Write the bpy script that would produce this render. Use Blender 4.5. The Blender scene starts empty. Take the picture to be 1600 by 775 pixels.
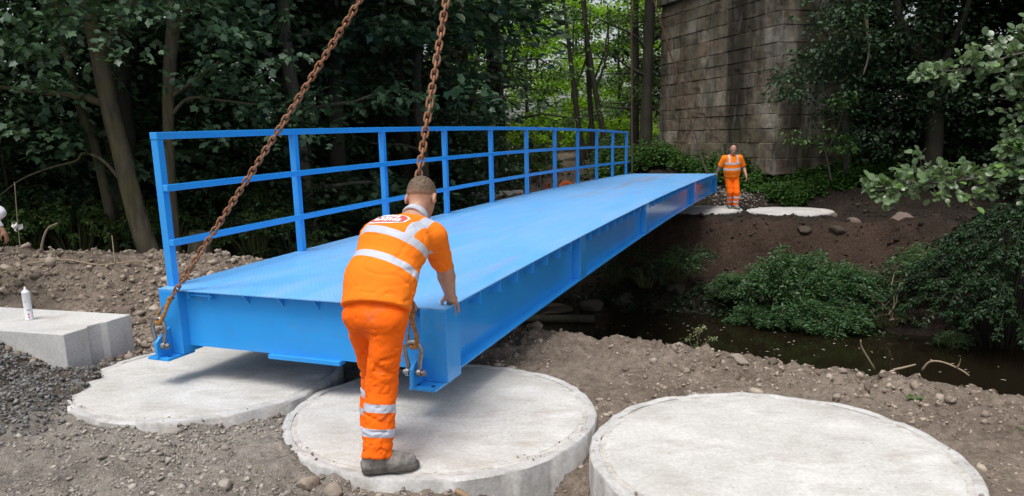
import bpy, math, random
import numpy as np
from mathutils import Vector, Matrix

# ------------------------------------------------------------------ camera, world, light
S = bpy.context.scene
COL = S.collection
R = math.radians

cam_d = bpy.data.cameras.new('camera')
cam_d.sensor_width = 36.0
cam_d.lens = 1156.1 / 1600 * 36
cam_d.shift_y = 72.0 / 1600
cam_d.clip_start = 0.05
cam_d.clip_end = 2000
cam = bpy.data.objects.new('camera', cam_d)
COL.objects.link(cam)
PITCH, ROLL = 0.2087, -0.0187
_f = Vector((0, math.cos(PITCH), -math.sin(PITCH)))
_u0 = Vector((0, math.sin(PITCH), math.cos(PITCH)))
_r = Vector((1, 0, 0)) * math.cos(ROLL) + _u0 * math.sin(ROLL)
_u = Vector((-1, 0, 0)) * math.sin(ROLL) + _u0 * math.cos(ROLL)
cam.matrix_world = Matrix(((_r.x, _u.x, -_f.x, 0), (_r.y, _u.y, -_f.y, 0), (_r.z, _u.z, -_f.z, 2.03), (0, 0, 0, 1)))
S.camera = cam

SUN_ELEV, SUN_AZ = R(68), R(-150)          # azimuth clockwise from +Y: behind the camera, to its left
wd = bpy.data.worlds.new('World')
S.world = wd
wd.use_nodes = True
nt = wd.node_tree
sky = nt.nodes.new('ShaderNodeTexSky')
sky.sky_type = 'NISHITA'
sky.sun_disc = False
sky.sun_elevation = SUN_ELEV
sky.sun_rotation = SUN_AZ
sky.air_density = 1.0
sky.dust_density = 4.0
sky.ozone_density = 1.0
hs = nt.nodes.new('ShaderNodeHueSaturation')
hs.inputs['Saturation'].default_value = 0.3
bg = nt.nodes['Background']
nt.links.new(sky.outputs[0], hs.inputs['Color'])
nt.links.new(hs.outputs[0], bg.inputs['Color'])
bg.inputs['Strength'].default_value = 0.15

sl = bpy.data.lights.new('sun', 'SUN')
sl.energy = 1.5
sl.angle = R(25)
sl.color = (1.0, 0.97, 0.92)
sun = bpy.data.objects.new('sun', sl)
COL.objects.link(sun)
sd = Vector((math.cos(SUN_ELEV) * math.sin(SUN_AZ), math.cos(SUN_ELEV) * math.cos(SUN_AZ), math.sin(SUN_ELEV)))
sun.rotation_euler = sd.to_track_quat('Z', 'Y').to_euler()

S.view_settings.view_transform = 'Standard'
S.view_settings.look = 'None'
S.view_settings.gamma = 1
S.view_settings.use_curve_mapping = False
S.view_settings.exposure = 0.35
S.cycles.use_denoising = True
S.cycles.max_bounces = 6
S.cycles.diffuse_bounces = 3
S.cycles.glossy_bounces = 3
S.cycles.transmission_bounces = 3
S.cycles.transparent_max_bounces = 4
S.cycles.sample_clamp_indirect = 4

# ------------------------------------------------------------------ helpers
def tag(o, label=None, cat=None, group=None, kind=None):
    if label: o['label'] = label
    if cat: o['category'] = cat
    if group: o['group'] = group
    if kind: o['kind'] = kind
    return o

def link(name, me, parent=None, loc=None):
    o = bpy.data.objects.new(name, me)
    COL.objects.link(o)
    if parent is not None: o.parent = parent
    if loc is not None: o.location = loc
    return o

def thing(name, label, cat, loc=(0, 0, 0), rz=0, group=None):
    o = bpy.data.objects.new(name, None)
    o.empty_display_size = 0.2
    COL.objects.link(o)
    o.location = loc
    o.rotation_euler = (0, 0, rz)
    return tag(o, label, cat, group)

def mesh_np(name, V, F, mat=None, smooth=False):
    """V (n,3); F (m,k) array or list of such arrays"""
    V = np.asarray(V, np.float32)
    Fs = F if isinstance(F, list) else [F]
    Fs = [np.asarray(f, np.int32) for f in Fs if len(f)]
    me = bpy.data.meshes.new(name)
    me.vertices.add(len(V))
    me.vertices.foreach_set('co', V.ravel())
    li = np.concatenate([f.ravel() for f in Fs])
    tot = np.concatenate([np.full(len(f), f.shape[1], np.int32) for f in Fs])
    st = np.concatenate([[0], np.cumsum(tot)[:-1]]).astype(np.int32)
    me.loops.add(len(li))
    me.loops.foreach_set('vertex_index', li)
    me.polygons.add(len(tot))
    me.polygons.foreach_set('loop_start', st)
    me.polygons.foreach_set('loop_total', tot)
    if smooth: me.polygons.foreach_set('use_smooth', np.ones(len(tot), bool))
    me.update(calc_edges=True)
    me.validate()
    if mat: me.materials.append(mat)
    return me

class MB:
    """small mesh builder"""
    def __init__(s): s.v = []; s.f = []
    def add(s, V, F):
        b = len(s.v)
        s.v += [tuple(map(float, p)) for p in V]
        s.f += [tuple(b + i for i in f) for f in F]
        return s
    def box(s, lo, hi):
        x0, y0, z0 = lo; x1, y1, z1 = hi
        V = [(x0,y0,z0),(x1,y0,z0),(x1,y1,z0),(x0,y1,z0),(x0,y0,z1),(x1,y0,z1),(x1,y1,z1),(x0,y1,z1)]
        return s.add(V, [(3,2,1,0),(4,5,6,7),(0,1,5,4),(1,2,6,5),(2,3,7,6),(3,0,4,7)])
    def prism(s, poly, a, b, axis=2):
        """extrude a 2D polygon between a and b on axis"""
        n = len(poly)
        def p3(p, h):
            return {2: (p[0], p[1], h), 1: (p[0], h, p[1]), 0: (h, p[0], p[1])}[axis]
        V = [p3(p, a) for p in poly] + [p3(p, b) for p in poly]
        F = [tuple(range(n - 1, -1, -1)), tuple(range(n, 2 * n))] + [(i, (i + 1) % n, n + (i + 1) % n, n + i) for i in range(n)]
        return s.add(V, F)
    def tube(s, pts, rad, n=8, closed=False, cap=True):
        V, F = tube_np(pts, rad, n, closed, cap)
        return s.add(V, F)
    def lathe(s, prof, n=24, c=(0, 0, 0)):
        V = []; F = []
        for r, z in prof:
            for k in range(n):
                a = 2 * math.pi * k / n
                V.append((c[0] + r * math.cos(a), c[1] + r * math.sin(a), c[2] + z))
        for i in range(len(prof) - 1):
            for k in range(n):
                F.append((i*n+k, i*n+(k+1)%n, (i+1)*n+(k+1)%n, (i+1)*n+k))
        F.append(tuple(range(n - 1, -1, -1)))
        F.append(tuple((len(prof)-1)*n + k for k in range(n)))
        return s.add(V, F)
    def mesh(s, name, mat=None, smooth=False, fix=True):
        me = bpy.data.meshes.new(name)
        me.from_pydata(s.v, [], s.f)
        if smooth: me.polygons.foreach_set('use_smooth', [True] * len(me.polygons))
        me.update()
        if fix:
            import bmesh
            bm = bmesh.new(); bm.from_mesh(me)
            bmesh.ops.recalc_face_normals(bm, faces=bm.faces[:])
            bm.to_mesh(me); bm.free()
        if mat: me.materials.append(mat)
        return me
    def build(s, name, mat, parent=None, smooth=False, bevel=0, loc=None):
        o = link(name, s.mesh(name, mat, smooth), parent, loc)
        if bevel:
            m = o.modifiers.new('bevel', 'BEVEL'); m.width = bevel; m.segments = 2
            m.limit_method = 'ANGLE'
        return o

def tube_np(pts, rad, n=8, closed=False, cap=True, noise=0, seed=0):
    P = np.asarray(pts, float); m = len(P)
    rad = np.full(m, rad, float) if np.isscalar(rad) else np.asarray(rad, float)
    if closed: T = np.roll(P, -1, 0) - np.roll(P, 1, 0)
    else: T = np.gradient(P, axis=0)
    T /= np.linalg.norm(T, axis=1)[:, None] + 1e-12
    up = np.array([0, 0, 1.0]) if abs(T[0][2]) < 0.9 else np.array([1.0, 0, 0])
    N = np.zeros_like(P); v = np.cross(np.cross(T[0], up), T[0])
    for i in range(m):
        v = v - T[i] * (v @ T[i]); v /= np.linalg.norm(v) + 1e-12; N[i] = v
    B = np.cross(T, N)
    a = 2 * np.pi * np.arange(n) / n
    rr = rad[:, None] * np.ones(n)
    if noise:
        rg = np.random.default_rng(seed)
        ridge = rg.normal(0, 1, n)
        ridge = (ridge + np.roll(ridge, 1)) / 2
        rr = rr * (1 + noise * (ridge[None] + 0.5 * rg.normal(0, 1, (m, n))))
    V = P[:, None] + rr[..., None] * (np.cos(a)[None, :, None] * N[:, None] + np.sin(a)[None, :, None] * B[:, None])
    V = V.reshape(-1, 3)
    F = []
    for i in range(m if closed else m - 1):
        j = (i + 1) % m
        for k in range(n):
            F.append((i*n+k, i*n+(k+1)%n, j*n+(k+1)%n, j*n+k))
    if cap and not closed:
        F.append(tuple(range(n - 1, -1, -1))); F.append(tuple((m-1)*n + k for k in range(n)))
    return V, F

def spline(pts, k=6):
    """Catmull-Rom through pts"""
    P = np.asarray(pts, float)
    if len(P) < 3: return np.array([P[0] + (P[-1] - P[0]) * t for t in np.linspace(0, 1, k + 1)])
    Q = np.vstack([2 * P[0] - P[1], P, 2 * P[-1] - P[-2]])
    out = []
    for i in range(1, len(Q) - 2):
        for t in np.arange(k) / k:
            a, b, c, d = Q[i-1], Q[i], Q[i+1], Q[i+2]
            out.append(0.5 * (2*b + (c-a)*t + (2*a-5*b+4*c-d)*t*t + (3*b-a-3*c+d)*t**3))
    out.append(P[-1])
    return np.array(out)

# value noise ---------------------------------------------------------------
def _hash(ix, iy, iz, seed):
    h = (ix.astype(np.int64) * 374761393 + iy.astype(np.int64) * 668265263 + iz.astype(np.int64) * 2147483647 + seed * 974711) & 0xffffffff
    h = ((h ^ (h >> 13)) * 1274126177) & 0xffffffff
    h = ((h ^ (h >> 16)) * 2246822519) & 0xffffffff
    return ((h ^ (h >> 15)) & 0xffff) / 65535.0 * 2 - 1
def vnoise(x, y, z=None, seed=0):
    x = np.asarray(x, float); y = np.asarray(y, float)
    z = np.zeros_like(x) if z is None else np.asarray(z, float)
    ix, iy, iz = np.floor(x), np.floor(y), np.floor(z)
    fx, fy, fz = x - ix, y - iy, z - iz
    fx, fy, fz = [t * t * t * (t * (6 * t - 15) + 10) for t in (fx, fy, fz)]
    r = 0
    for a in (0, 1):
        for b in (0, 1):
            w = (fx if a else 1 - fx) * (fy if b else 1 - fy)
            if z.any():
                r = r + w * ((1 - fz) * _hash(ix+a, iy+b, iz, seed) + fz * _hash(ix+a, iy+b, iz+1, seed))
            else:
                r = r + w * _hash(ix+a, iy+b, iz, seed)
    return r
def fbm(x, y, z=None, oct=4, seed=0, gain=0.5):
    s = 0; a = 1; f = 1
    for o in range(oct):
        s = s + a * vnoise(x * f + 13.1 * o, y * f - 7.7 * o, None if z is None else z * f, seed + o)
        a *= gain; f *= 2.03
    return s
def sst(a, b, x):
    t = np.clip((x - a) / (b - a), 0, 1)
    return t * t * (3 - 2 * t)

# ------------------------------------------------------------------ materials
class NT:
    def __init__(s, name):
        s.m = bpy.data.materials.new(name); s.m.use_nodes = True
        s.t = s.m.node_tree; s.b = s.t.nodes['Principled BSDF']; s.out = s.t.nodes['Material Output']
    def n(s, typ, **kw):
        nd = s.t.nodes.new('ShaderNode' + typ)
        for k, v in kw.items(): setattr(nd, k, v)
        return nd
    def l(s, a, b): s.t.links.new(a, b)
    def pos(s, obj=False, scale=None):
        if obj: o = s.n('TexCoord').outputs['Object']
        else: o = s.n('NewGeometry').outputs['Position']
        if scale:
            mp = s.n('Mapping'); mp.inputs['Scale'].default_value = scale
            s.l(o, mp.inputs['Vector']); o = mp.outputs[0]
        return o
    def noise(s, vec, scale, detail=4, rough=0.55, dist=0):
        nd = s.n('TexNoise'); nd.inputs['Scale'].default_value = scale
        nd.inputs['Detail'].default_value = detail; nd.inputs['Roughness'].default_value = rough
        nd.inputs['Distortion'].default_value = dist
        if vec: s.l(vec, nd.inputs['Vector'])
        return nd.outputs['Fac']
    def vor(s, vec, scale, feature='F1'):
        nd = s.n('TexVoronoi', feature=feature); nd.inputs['Scale'].default_value = scale
        if vec: s.l(vec, nd.inputs['Vector'])
        return nd.outputs['Distance']
    def ramp(s, fac, stops):
        nd = s.n('ValToRGB'); e = nd.color_ramp.elements
        while len(e) < len(stops): e.new(0.5)
        for k, (p, c) in enumerate(stops):
            e[k].position = p; e[k].color = c if len(c) == 4 else (*c, 1)
        s.l(fac, nd.inputs[0]); return nd.outputs['Color']
    def maprange(s, v, a, b, c=0, d=1):
        nd = s.n('MapRange'); s.l(v, nd.inputs[0])
        for i, x in zip((1, 2, 3, 4), (a, b, c, d)): nd.inputs[i].default_value = x
        return nd.outputs[0]
    def mix(s, fac, a, b, blend='MIX'):
        nd = s.n('Mix', data_type='RGBA', blend_type=blend)
        for v, sock in ((fac, nd.inputs[0]), (a, nd.inputs[6]), (b, nd.inputs[7])):
            if isinstance(v, (int, float)): sock.default_value = v
            elif isinstance(v, tuple): sock.default_value = v if len(v) == 4 else (*v, 1)
            else: s.l(v, sock)
        return nd.outputs[2]
    def math(s, op, a, b=None):
        nd = s.n('Math', operation=op)
        for v, sock in ((a, nd.inputs[0]), (b, nd.inputs[1])):
            if v is None: continue
            if isinstance(v, (int, float)): sock.default_value = v
            else: s.l(v, sock)
        return nd.outputs[0]
    def bump(s, h, strength=0.3, dist=0.02, prev=None):
        nd = s.n('Bump'); nd.inputs['Strength'].default_value = strength; nd.inputs['Distance'].default_value = dist
        s.l(h, nd.inputs['Height'])
        if prev: s.l(prev, nd.inputs['Normal'])
        return nd.outputs[0]
    def set(s, col=None, rough=None, normal=None, metal=None, spec=None):
        for v, k in ((col, 'Base Color'), (rough, 'Roughness'), (normal, 'Normal'), (metal, 'Metallic'), (spec, 'Specular IOR Level')):
            if v is None: continue
            if isinstance(v, (int, float)): s.b.inputs[k].default_value = v
            elif isinstance(v, tuple): s.b.inputs[k].default_value = (*v, 1)
            else: s.l(v, s.b.inputs[k])
        return s.m

def plain(name, c, rough=0.5, metal=0, var=0.15, scale=20, bump=0.1, bs=60):
    t = NT(name); p = t.pos(True)
    f = t.noise(p, scale, 4)
    d = tuple(x * (1 - var) for x in c); b = tuple(min(1, x * (1 + var)) for x in c)
    return t.set(t.ramp(f, [(0.3, d), (0.7, b)]), rough, t.bump(t.noise(p, bs, 3), bump, 0.004), metal)

def leaf_mat(name, dark, light, rough=0.38, trans=0.35, spec=0.5):
    t = NT(name)
    g = t.n('NewGeometry'); rnd = g.outputs['Random Per Island']
    big = t.noise(g.outputs['Position'], 0.9, 2)
    f = t.math('ADD', t.math('MULTIPLY', rnd, 0.65), t.math('MULTIPLY', big, 0.35))
    c = t.ramp(f, [(0.12, dark), (0.85, light)])
    t.set(c, rough, spec=spec)
    tr = t.n('BsdfTranslucent')
    c2 = t.mix(1.0, c, (0.9, 1.0, 0.35), 'MULTIPLY')
    t.l(c2, tr.inputs['Color'])
    ms = t.n('MixShader'); ms.inputs[0].default_value = trans
    t.l(t.b.outputs[0], ms.inputs[1]); t.l(tr.outputs[0], ms.inputs[2])
    t.l(ms.outputs[0], t.out.inputs['Surface'])
    return t.m

def bark_mat(name, a, b, moss=(0.07, 0.08, 0.02), mossamt=0.5):
    t = NT(name); p = t.pos(True, (14, 14, 2.2))
    n1 = t.noise(p, 1.0, 5, 0.6)
    c = t.ramp(n1, [(0.3, a), (0.7, b)])
    m = t.ramp(t.noise(t.pos(True), 1.6, 3), [(0.45, (0, 0, 0)), (0.7, (mossamt,) * 3)])
    c = t.mix(m, c, moss)
    return t.set(c, 0.85, t.bump(n1, 0.7, 0.02))

M = {}
def mats():
    # blue gloss paint of the bridge
    t = NT('blue_paint'); p = t.pos(True)
    n1 = t.noise(p, 2.0, 5, 0.6)
    c = t.ramp(n1, [(0.3, (0.028, 0.305, 0.79)), (0.7, (0.036, 0.345, 0.86))])
    dirt = t.ramp(t.noise(t.pos(True, (1, 1, 2.5)), 5, 7, 0.75), [(0.54, (0, 0, 0)), (0.74, (0.40,) * 3)])
    c = t.mix(dirt, c, (0.12, 0.26, 0.45))
    t.set(c, 0.17, t.bump(t.noise(p, 3.0, 2), 0.08, 0.01), spec=0.5)
    M['blue'] = t.m
    # deck plate: raised tread pattern and scuffed paint, base paled for the sky light on it
    t = NT('blue_paint_skylit'); p = t.pos(True)
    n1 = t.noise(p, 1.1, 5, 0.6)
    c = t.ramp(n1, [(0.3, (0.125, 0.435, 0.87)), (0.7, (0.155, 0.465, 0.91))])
    sc = t.noise(t.pos(True, (0.5, 3.5, 1)), 1.2, 6, 0.62, 0.4)
    fac = t.ramp(sc, [(0.40, (0, 0, 0)), (0.66, (0.50,) * 3)])
    c = t.mix(fac, c, (0.30, 0.50, 0.84))
    sx = t.n('SeparateXYZ'); t.l(p, sx.inputs[0])
    # rusty tracked dirt along the middle of the far half
    band = t.maprange(t.math('ABSOLUTE', t.math('SUBTRACT', sx.outputs[1], 1.45)), 0.0, 0.55, 1, 0)
    farh = t.maprange(sx.outputs[0], 7.5, 12.5, 0, 1)
    pat = t.ramp(t.noise(t.pos(True, (0.6, 5, 1)), 1.0, 5, 0.6), [(0.46, (0, 0, 0)), (0.62, (1, 1, 1))])
    dm = t.math('MULTIPLY', t.math('MULTIPLY', band, farh), pat)
    c = t.mix(t.math('MULTIPLY', dm, 0.9), c, (0.40, 0.26, 0.20))
    pur = t.ramp(t.noise(t.pos(True, (0.22, 2.6, 1)), 1.6, 5, 0.65, 0.3), [(0.57, (0, 0, 0)), (0.70, (0.38,) * 3)])
    c = t.mix(pur, c, (0.36, 0.30, 0.62))
    mud = t.ramp(t.noise(p, 7.5, 7, 0.78), [(0.58, (0, 0, 0)), (0.70, (0.50,) * 3)])
    c = t.mix(mud, c, (0.30, 0.28, 0.34))
    spots = t.ramp(t.vor(p, 3.1), [(0.02, (1, 1, 1)), (0.05, (0, 0, 0))])
    c = t.mix(t.math('MULTIPLY', spots, 0.6), c, (0.09, 0.07, 0.06))
    w1 = t.n('TexWave', wave_type='BANDS', bands_direction='DIAGONAL'); w1.inputs['Scale'].default_value = 11
    w1.inputs['Distortion'].default_value = 0.4
    t.l(p, w1.inputs['Vector'])
    w2 = t.n('TexWave', wave_type='BANDS', bands_direction='Y'); w2.inputs['Scale'].default_value = 13
    t.l(p, w2.inputs['Vector'])
    hgt = t.math('MULTIPLY', w1.outputs['Fac'], w2.outputs['Fac'])
    t.set(c, 0.42, t.bump(hgt, 0.45, 0.006))
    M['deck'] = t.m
    # concrete
    def conc(name, a, b, stain, sc=1.0, smo=0.62, lo=0.5, hi=0.75):
        t = NT(name); p = t.pos(True)
        n1 = t.noise(p, 1.7 * sc, 7, 0.65, 0.3)
        c = t.ramp(n1, [(0.32, a), (0.66, b)])
        s1 = t.ramp(t.noise(t.pos(True, (2.2, 5.0, 2)), 0.8 * sc, 7, 0.72), [(lo, (0, 0, 0)), (hi, (0.85,) * 3)])
        c = t.mix(s1, c, stain)
        fine = t.ramp(t.noise(p, 38, 3), [(0.35, (0.72,) * 3), (0.6, (1, 1, 1))])
        c = t.mix(0.5, c, fine, 'MULTIPLY')
        pits = t.ramp(t.vor(p, 9), [(0.05, (1, 1, 1)), (0.09, (0, 0, 0))])
        c = t.mix(t.math('MULTIPLY', pits, 0.5), c, (0.16, 0.14, 0.12))
        h = t.math('ADD', t.noise(p, 55, 4), t.math('MULTIPLY', t.noise(p, 6, 4), 1.5))
        return t.set(c, 0.85, t.bump(h, 0.35, 0.008), spec=0.25)
    M['conc_top'] = conc('pale_concrete', (0.48, 0.465, 0.435), (0.67, 0.66, 0.64), (0.34, 0.295, 0.24), lo=0.49, hi=0.78)
    M['conc_ring'] = conc('grey_concrete', (0.42, 0.415, 0.405), (0.62, 0.61, 0.595), (0.28, 0.24, 0.20), 2.0)
    M['conc_groove'] = conc('dusty_concrete', (0.42, 0.395, 0.36), (0.66, 0.64, 0.605), (0.24, 0.195, 0.155), 4.0)
    M['conc_block'] = conc('block_concrete', (0.50, 0.50, 0.50), (0.64, 0.63, 0.61), (0.44, 0.38, 0.31), 1.0, lo=0.52, hi=0.8)
    # ground
    t = NT('soil'); p = t.pos()
    at = t.n('Attribute', attribute_name='zone'); zr = t.n('SeparateColor'); t.l(at.outputs['Color'], zr.inputs[0])
    n1 = t.noise(p, 1.3, 8, 0.68); n2 = t.noise(p, 14, 6, 0.7)
    f = t.math('ADD', t.math('MULTIPLY', n1, 0.5), t.math('MULTIPLY', n2, 0.5))
    c = t.ramp(f, [(0.34, (0.120, 0.091, 0.070)), (0.5, (0.270, 0.216, 0.172)), (0.66, (0.43, 0.360, 0.294))])
    grey = t.ramp(f, [(0.34, (0.165, 0.144, 0.123)), (0.5, (0.330, 0.296, 0.258)), (0.66, (0.49, 0.447, 0.398))])
    c = t.mix(zr.outputs[0], c, grey)
    dark = t.ramp(f, [(0.34, (0.014, 0.010, 0.008)), (0.5, (0.031, 0.023, 0.018)), (0.68, (0.064, 0.049, 0.039))])  # damp soil tone, darkened further for the shade of wood and far bank
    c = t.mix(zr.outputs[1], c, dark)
    red = t.ramp(f, [(0.36, (0.032, 0.021, 0.015)), (0.64, (0.085, 0.056, 0.041))])
    c = t.mix(zr.outputs[2], c, red)
    st = t.ramp(t.vor(p, 24), [(0.16, (0.62,) * 3), (0.30, (0, 0, 0))])
    stc = t.noise(p, 25, 1)
    stm = t.math('MULTIPLY', st, t.math('GREATER_THAN', stc, 0.54))
    c = t.mix(stm, c, t.mix(0.4, c, (0.42, 0.36, 0.30)))
    h = t.math('ADD', t.noise(p, 40, 7, 0.75), t.math('MULTIPLY', t.noise(p, 10, 6, 0.7), 2.4))
    h = t.math('ADD', h, t.math('MULTIPLY', t.vor(p, 30), -0.6))
    M['soil'] = t.set(c, 0.95, t.bump(h, 0.9, 0.03), spec=0.15)
    def stone(name, a, b, spec=0.2):
        t = NT(name); g = t.n('NewGeometry'); rnd = g.outputs['Random Per Island']
        n1 = t.noise(g.outputs['Position'], 30, 4)
        f = t.math('ADD', t.math('MULTIPLY', rnd, 0.6), t.math('MULTIPLY', n1, 0.4))
        c = t.ramp(f, [(0.2, a), (0.8, b)])
        return t.set(c, 0.92, t.bump(t.noise(g.outputs['Position'], 60, 4), 0.5, 0.008), spec=spec)
    M['clod'] = stone('soil_clod', (0.130, 0.100, 0.078), (0.43, 0.360, 0.294))
    M['clod_grey'] = stone('grey_clod', (0.155, 0.136, 0.116), (0.44, 0.400, 0.352))
    M['gravel'] = stone('dark_gravel', (0.070, 0.068, 0.066), (0.25, 0.243, 0.235))
    M['clod_dark'] = stone('damp_shaded_clod', (0.014, 0.010, 0.008), (0.062, 0.048, 0.038))  # damp far bank soil with the shade on it put into the colour
    M['rock'] = stone('pale_rock', (0.20, 0.165, 0.130), (0.34, 0.29, 0.24))
    M['rock_dark'] = stone('river_rock', (0.03, 0.025, 0.02), (0.09, 0.075, 0.06))
    M['rock_pink'] = stone('pinkish_rock', (0.13, 0.092, 0.078), (0.20, 0.155, 0.135))
    # water
    t = NT('river_water'); p = t.pos()
    t.set((0.012, 0.009, 0.005), 0.06, t.bump(t.noise(t.pos(False, (1, 2.2, 1)), 2.4, 3), 0.12, 0.02), spec=0.5)
    M['water'] = t.m
    # masonry
    def masonry(name, stops):
        t = NT(name); p = t.pos(); oi = t.n('ObjectInfo')
        c = t.ramp(oi.outputs['Random'], stops)
        c = t.mix(t.ramp(t.noise(p, 2.2, 7, 0.72), [(0.40, (0, 0, 0)), (0.66, (0.85,) * 3)]), c, (0.050, 0.042, 0.034))
        stv = t.ramp(t.noise(t.pos(False, (0.85, 0.85, 0.07)), 0.62, 6, 0.62), [(0.45, (0, 0, 0)), (0.60, (0.88,) * 3)])
        c = t.mix(stv, c, (0.020, 0.017, 0.014))
        lime = t.ramp(t.noise(t.pos(False, (0.9, 0.9, 0.22)), 1.7, 4, 0.65), [(0.52, (0, 0, 0)), (0.70, (0.75,) * 3)])
        c = t.mix(lime, c, (0.32, 0.29, 0.26))
        gr = t.ramp(t.noise(p, 0.8, 3), [(0.55, (0, 0, 0)), (0.75, (0.5,) * 3)])
        c = t.mix(gr, c, (0.055, 0.058, 0.026))
        return t.set(c, 0.9, t.bump(t.noise(p, 18, 6, 0.7), 0.6, 0.03), spec=0.2)
    M['stone'] = masonry('weathered_sandstone', [(0.0, (0.21, 0.178, 0.125)), (0.35, (0.27, 0.230, 0.165)), (0.6, (0.28, 0.205, 0.150)), (0.8, (0.32, 0.28, 0.205)), (1.0, (0.40, 0.36, 0.285))])
    M['mortar'] = plain('mortar', (0.085, 0.072, 0.055), 0.95)
    # foliage
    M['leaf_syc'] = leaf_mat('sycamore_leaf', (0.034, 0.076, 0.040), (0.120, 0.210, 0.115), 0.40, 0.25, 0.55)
    M['leaf_shade'] = leaf_mat('dimmed_leaf', (0.020, 0.046, 0.022), (0.068, 0.125, 0.060), 0.5, 0.25, 0.35)  # leaf green lowered to carry the gloom right of the pier
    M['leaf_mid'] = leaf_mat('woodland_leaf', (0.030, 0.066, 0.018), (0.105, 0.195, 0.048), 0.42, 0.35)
    M['leaf_dark'] = leaf_mat('shaded_leaf', (0.012, 0.028, 0.010), (0.036, 0.072, 0.026), 0.42, 0.25)  # leaf green with the shade of the dark wood put in
    M['leaf_bright'] = leaf_mat('sunlit_leaf', (0.13, 0.27, 0.010), (0.32, 0.52, 0.04), 0.55, 0.5, 0.25)  # greens raised to carry the sunlight beyond the path
    M['leaf_alder'] = leaf_mat('alder_leaf', (0.080, 0.140, 0.060), (0.20, 0.29, 0.135), 0.30, 0.30, 0.75)
    M['leaf_bush'] = leaf_mat('bramble_leaf', (0.026, 0.070, 0.026), (0.11, 0.215, 0.090), 0.36, 0.3)
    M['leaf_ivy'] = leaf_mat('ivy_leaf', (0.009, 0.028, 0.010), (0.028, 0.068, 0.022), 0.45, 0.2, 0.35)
    M['leaf_nettle'] = leaf_mat('nettle_leaf', (0.030, 0.080, 0.016), (0.090, 0.190, 0.042), 0.45, 0.35)
    M['leaf_floret'] = leaf_mat('floret', (0.12, 0.15, 0.05), (0.34, 0.36, 0.20), 0.6, 0.3)
    M['leaf_dry'] = leaf_mat('dry_leaf', (0.10, 0.06, 0.025), (0.22, 0.15, 0.07), 0.6, 0.3)
    M['bark'] = bark_mat('mossy_bark', (0.034, 0.029, 0.020), (0.115, 0.098, 0.064), (0.085, 0.082, 0.016), 0.85)
    M['bark_dark'] = bark_mat('dark_bark', (0.016, 0.013, 0.010), (0.045, 0.038, 0.028), mossamt=0.3)
    M['bark_grey'] = bark_mat('grey_bark', (0.045, 0.041, 0.035), (0.13, 0.12, 0.10), mossamt=0.3)
    M['twig'] = plain('dry_twig', (0.27, 0.21, 0.14), 0.85)
    M['straw'] = leaf_mat('straw', (0.20, 0.14, 0.07), (0.48, 0.40, 0.26), 0.7, 0.1)
    M['stem'] = plain('plant_stem', (0.10, 0.11, 0.04), 0.7)
    # metals
    t = NT('rusty_chain'); p = t.pos(); oi = t.n('ObjectInfo')
    n1 = t.noise(p, 45, 5, 0.7)
    c = t.ramp(n1, [(0.3, (0.120, 0.048, 0.022)), (0.5, (0.30, 0.128, 0.056)), (0.72, (0.45, 0.235, 0.125))])
    c = t.mix(t.math('MULTIPLY', oi.outputs['Random'], 0.35), c, (0.21, 0.14, 0.11))
    M['rust'] = t.set(c, 0.6, t.bump(n1, 0.5, 0.003), 0.25)
    t = NT('rusty_hook'); p = t.pos(True); n1 = t.noise(p, 40, 5, 0.7)
    c = t.ramp(n1, [(0.35, (0.10, 0.045, 0.02)), (0.5, (0.34, 0.155, 0.035)), (0.7, (0.50, 0.26, 0.06))])
    M['hook'] = t.set(c, 0.7, t.bump(n1, 0.6, 0.004), 0.1)
    M['steel'] = plain('worn_steel', (0.34, 0.33, 0.32), 0.38, 0.85, 0.3, 25, 0.2)
    # clothes
    def cloth(name, c, spec=0.15, attr=True, dirty=0.0, tapec=(0.50, 0.53, 0.61)):
        t = NT(name); p = t.pos()
        n1 = t.noise(p, 6, 4)
        col = t.ramp(n1, [(0.3, tuple(x * 0.93 for x in c)), (0.7, c)])
        if dirty:
            d = t.ramp(t.noise(p, 8, 6, 0.7), [(0.57, (0, 0, 0)), (0.72, (dirty,) * 3)])
            col = t.mix(d, col, (0.30, 0.20, 0.15))
        rgh = 0.8
        if attr:
            a = t.n('Attribute', attribute_name='tape')
            fac = t.math('GREATER_THAN', a.outputs['Fac'], 0.0)
            col = t.mix(fac, col, tapec)
            rgh = t.maprange(fac, 0, 1, 0.8, 0.42)
        wv = t.noise(p, 260, 2)
        h = t.math('ADD', t.math('MULTIPLY', wv, 0.15), t.noise(t.pos(False, (1, 1, 0.7)), 16, 3))
        return t.set(col, rgh, t.bump(h, 0.25, 0.012), spec=spec)
    M['hi_shirt'] = cloth('orange_shirt', (1.0, 0.225, 0.014))
    M['hi_trousers'] = cloth('orange_trousers', (1.0, 0.155, 0.006), dirty=0.35)
    M['grey_collar'] = plain('grey_collar', (0.42, 0.45, 0.52), 0.8)
    M['white_cloth'] = plain('white_sleeve', (0.72, 0.70, 0.76), 0.8)
    M['dark_cloth'] = plain('dark_trousers', (0.02, 0.022, 0.03), 0.8)
    t = NT('skin'); p = t.pos(); n1 = t.noise(p, 22, 4)
    c = t.ramp(n1, [(0.3, (0.40, 0.205, 0.135)), (0.7, (0.52, 0.29, 0.20))])
    t.set(c, 0.5, t.bump(t.noise(p, 160, 3), 0.12, 0.002)); t.b.inputs['Subsurface Weight'].default_value = 0.08
    t.b.inputs['Subsurface Radius'].default_value = (0.02, 0.008, 0.004)
    M['skin'] = t.m
    t = NT('cropped_hair'); p = t.pos(); n1 = t.noise(p, 75, 5, 0.75)
    hc = t.ramp(n1, [(0.36, (0.025, 0.015, 0.010)), (0.64, (0.21, 0.14, 0.09))])
    a = t.n('Attribute', attribute_name='tape')
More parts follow.
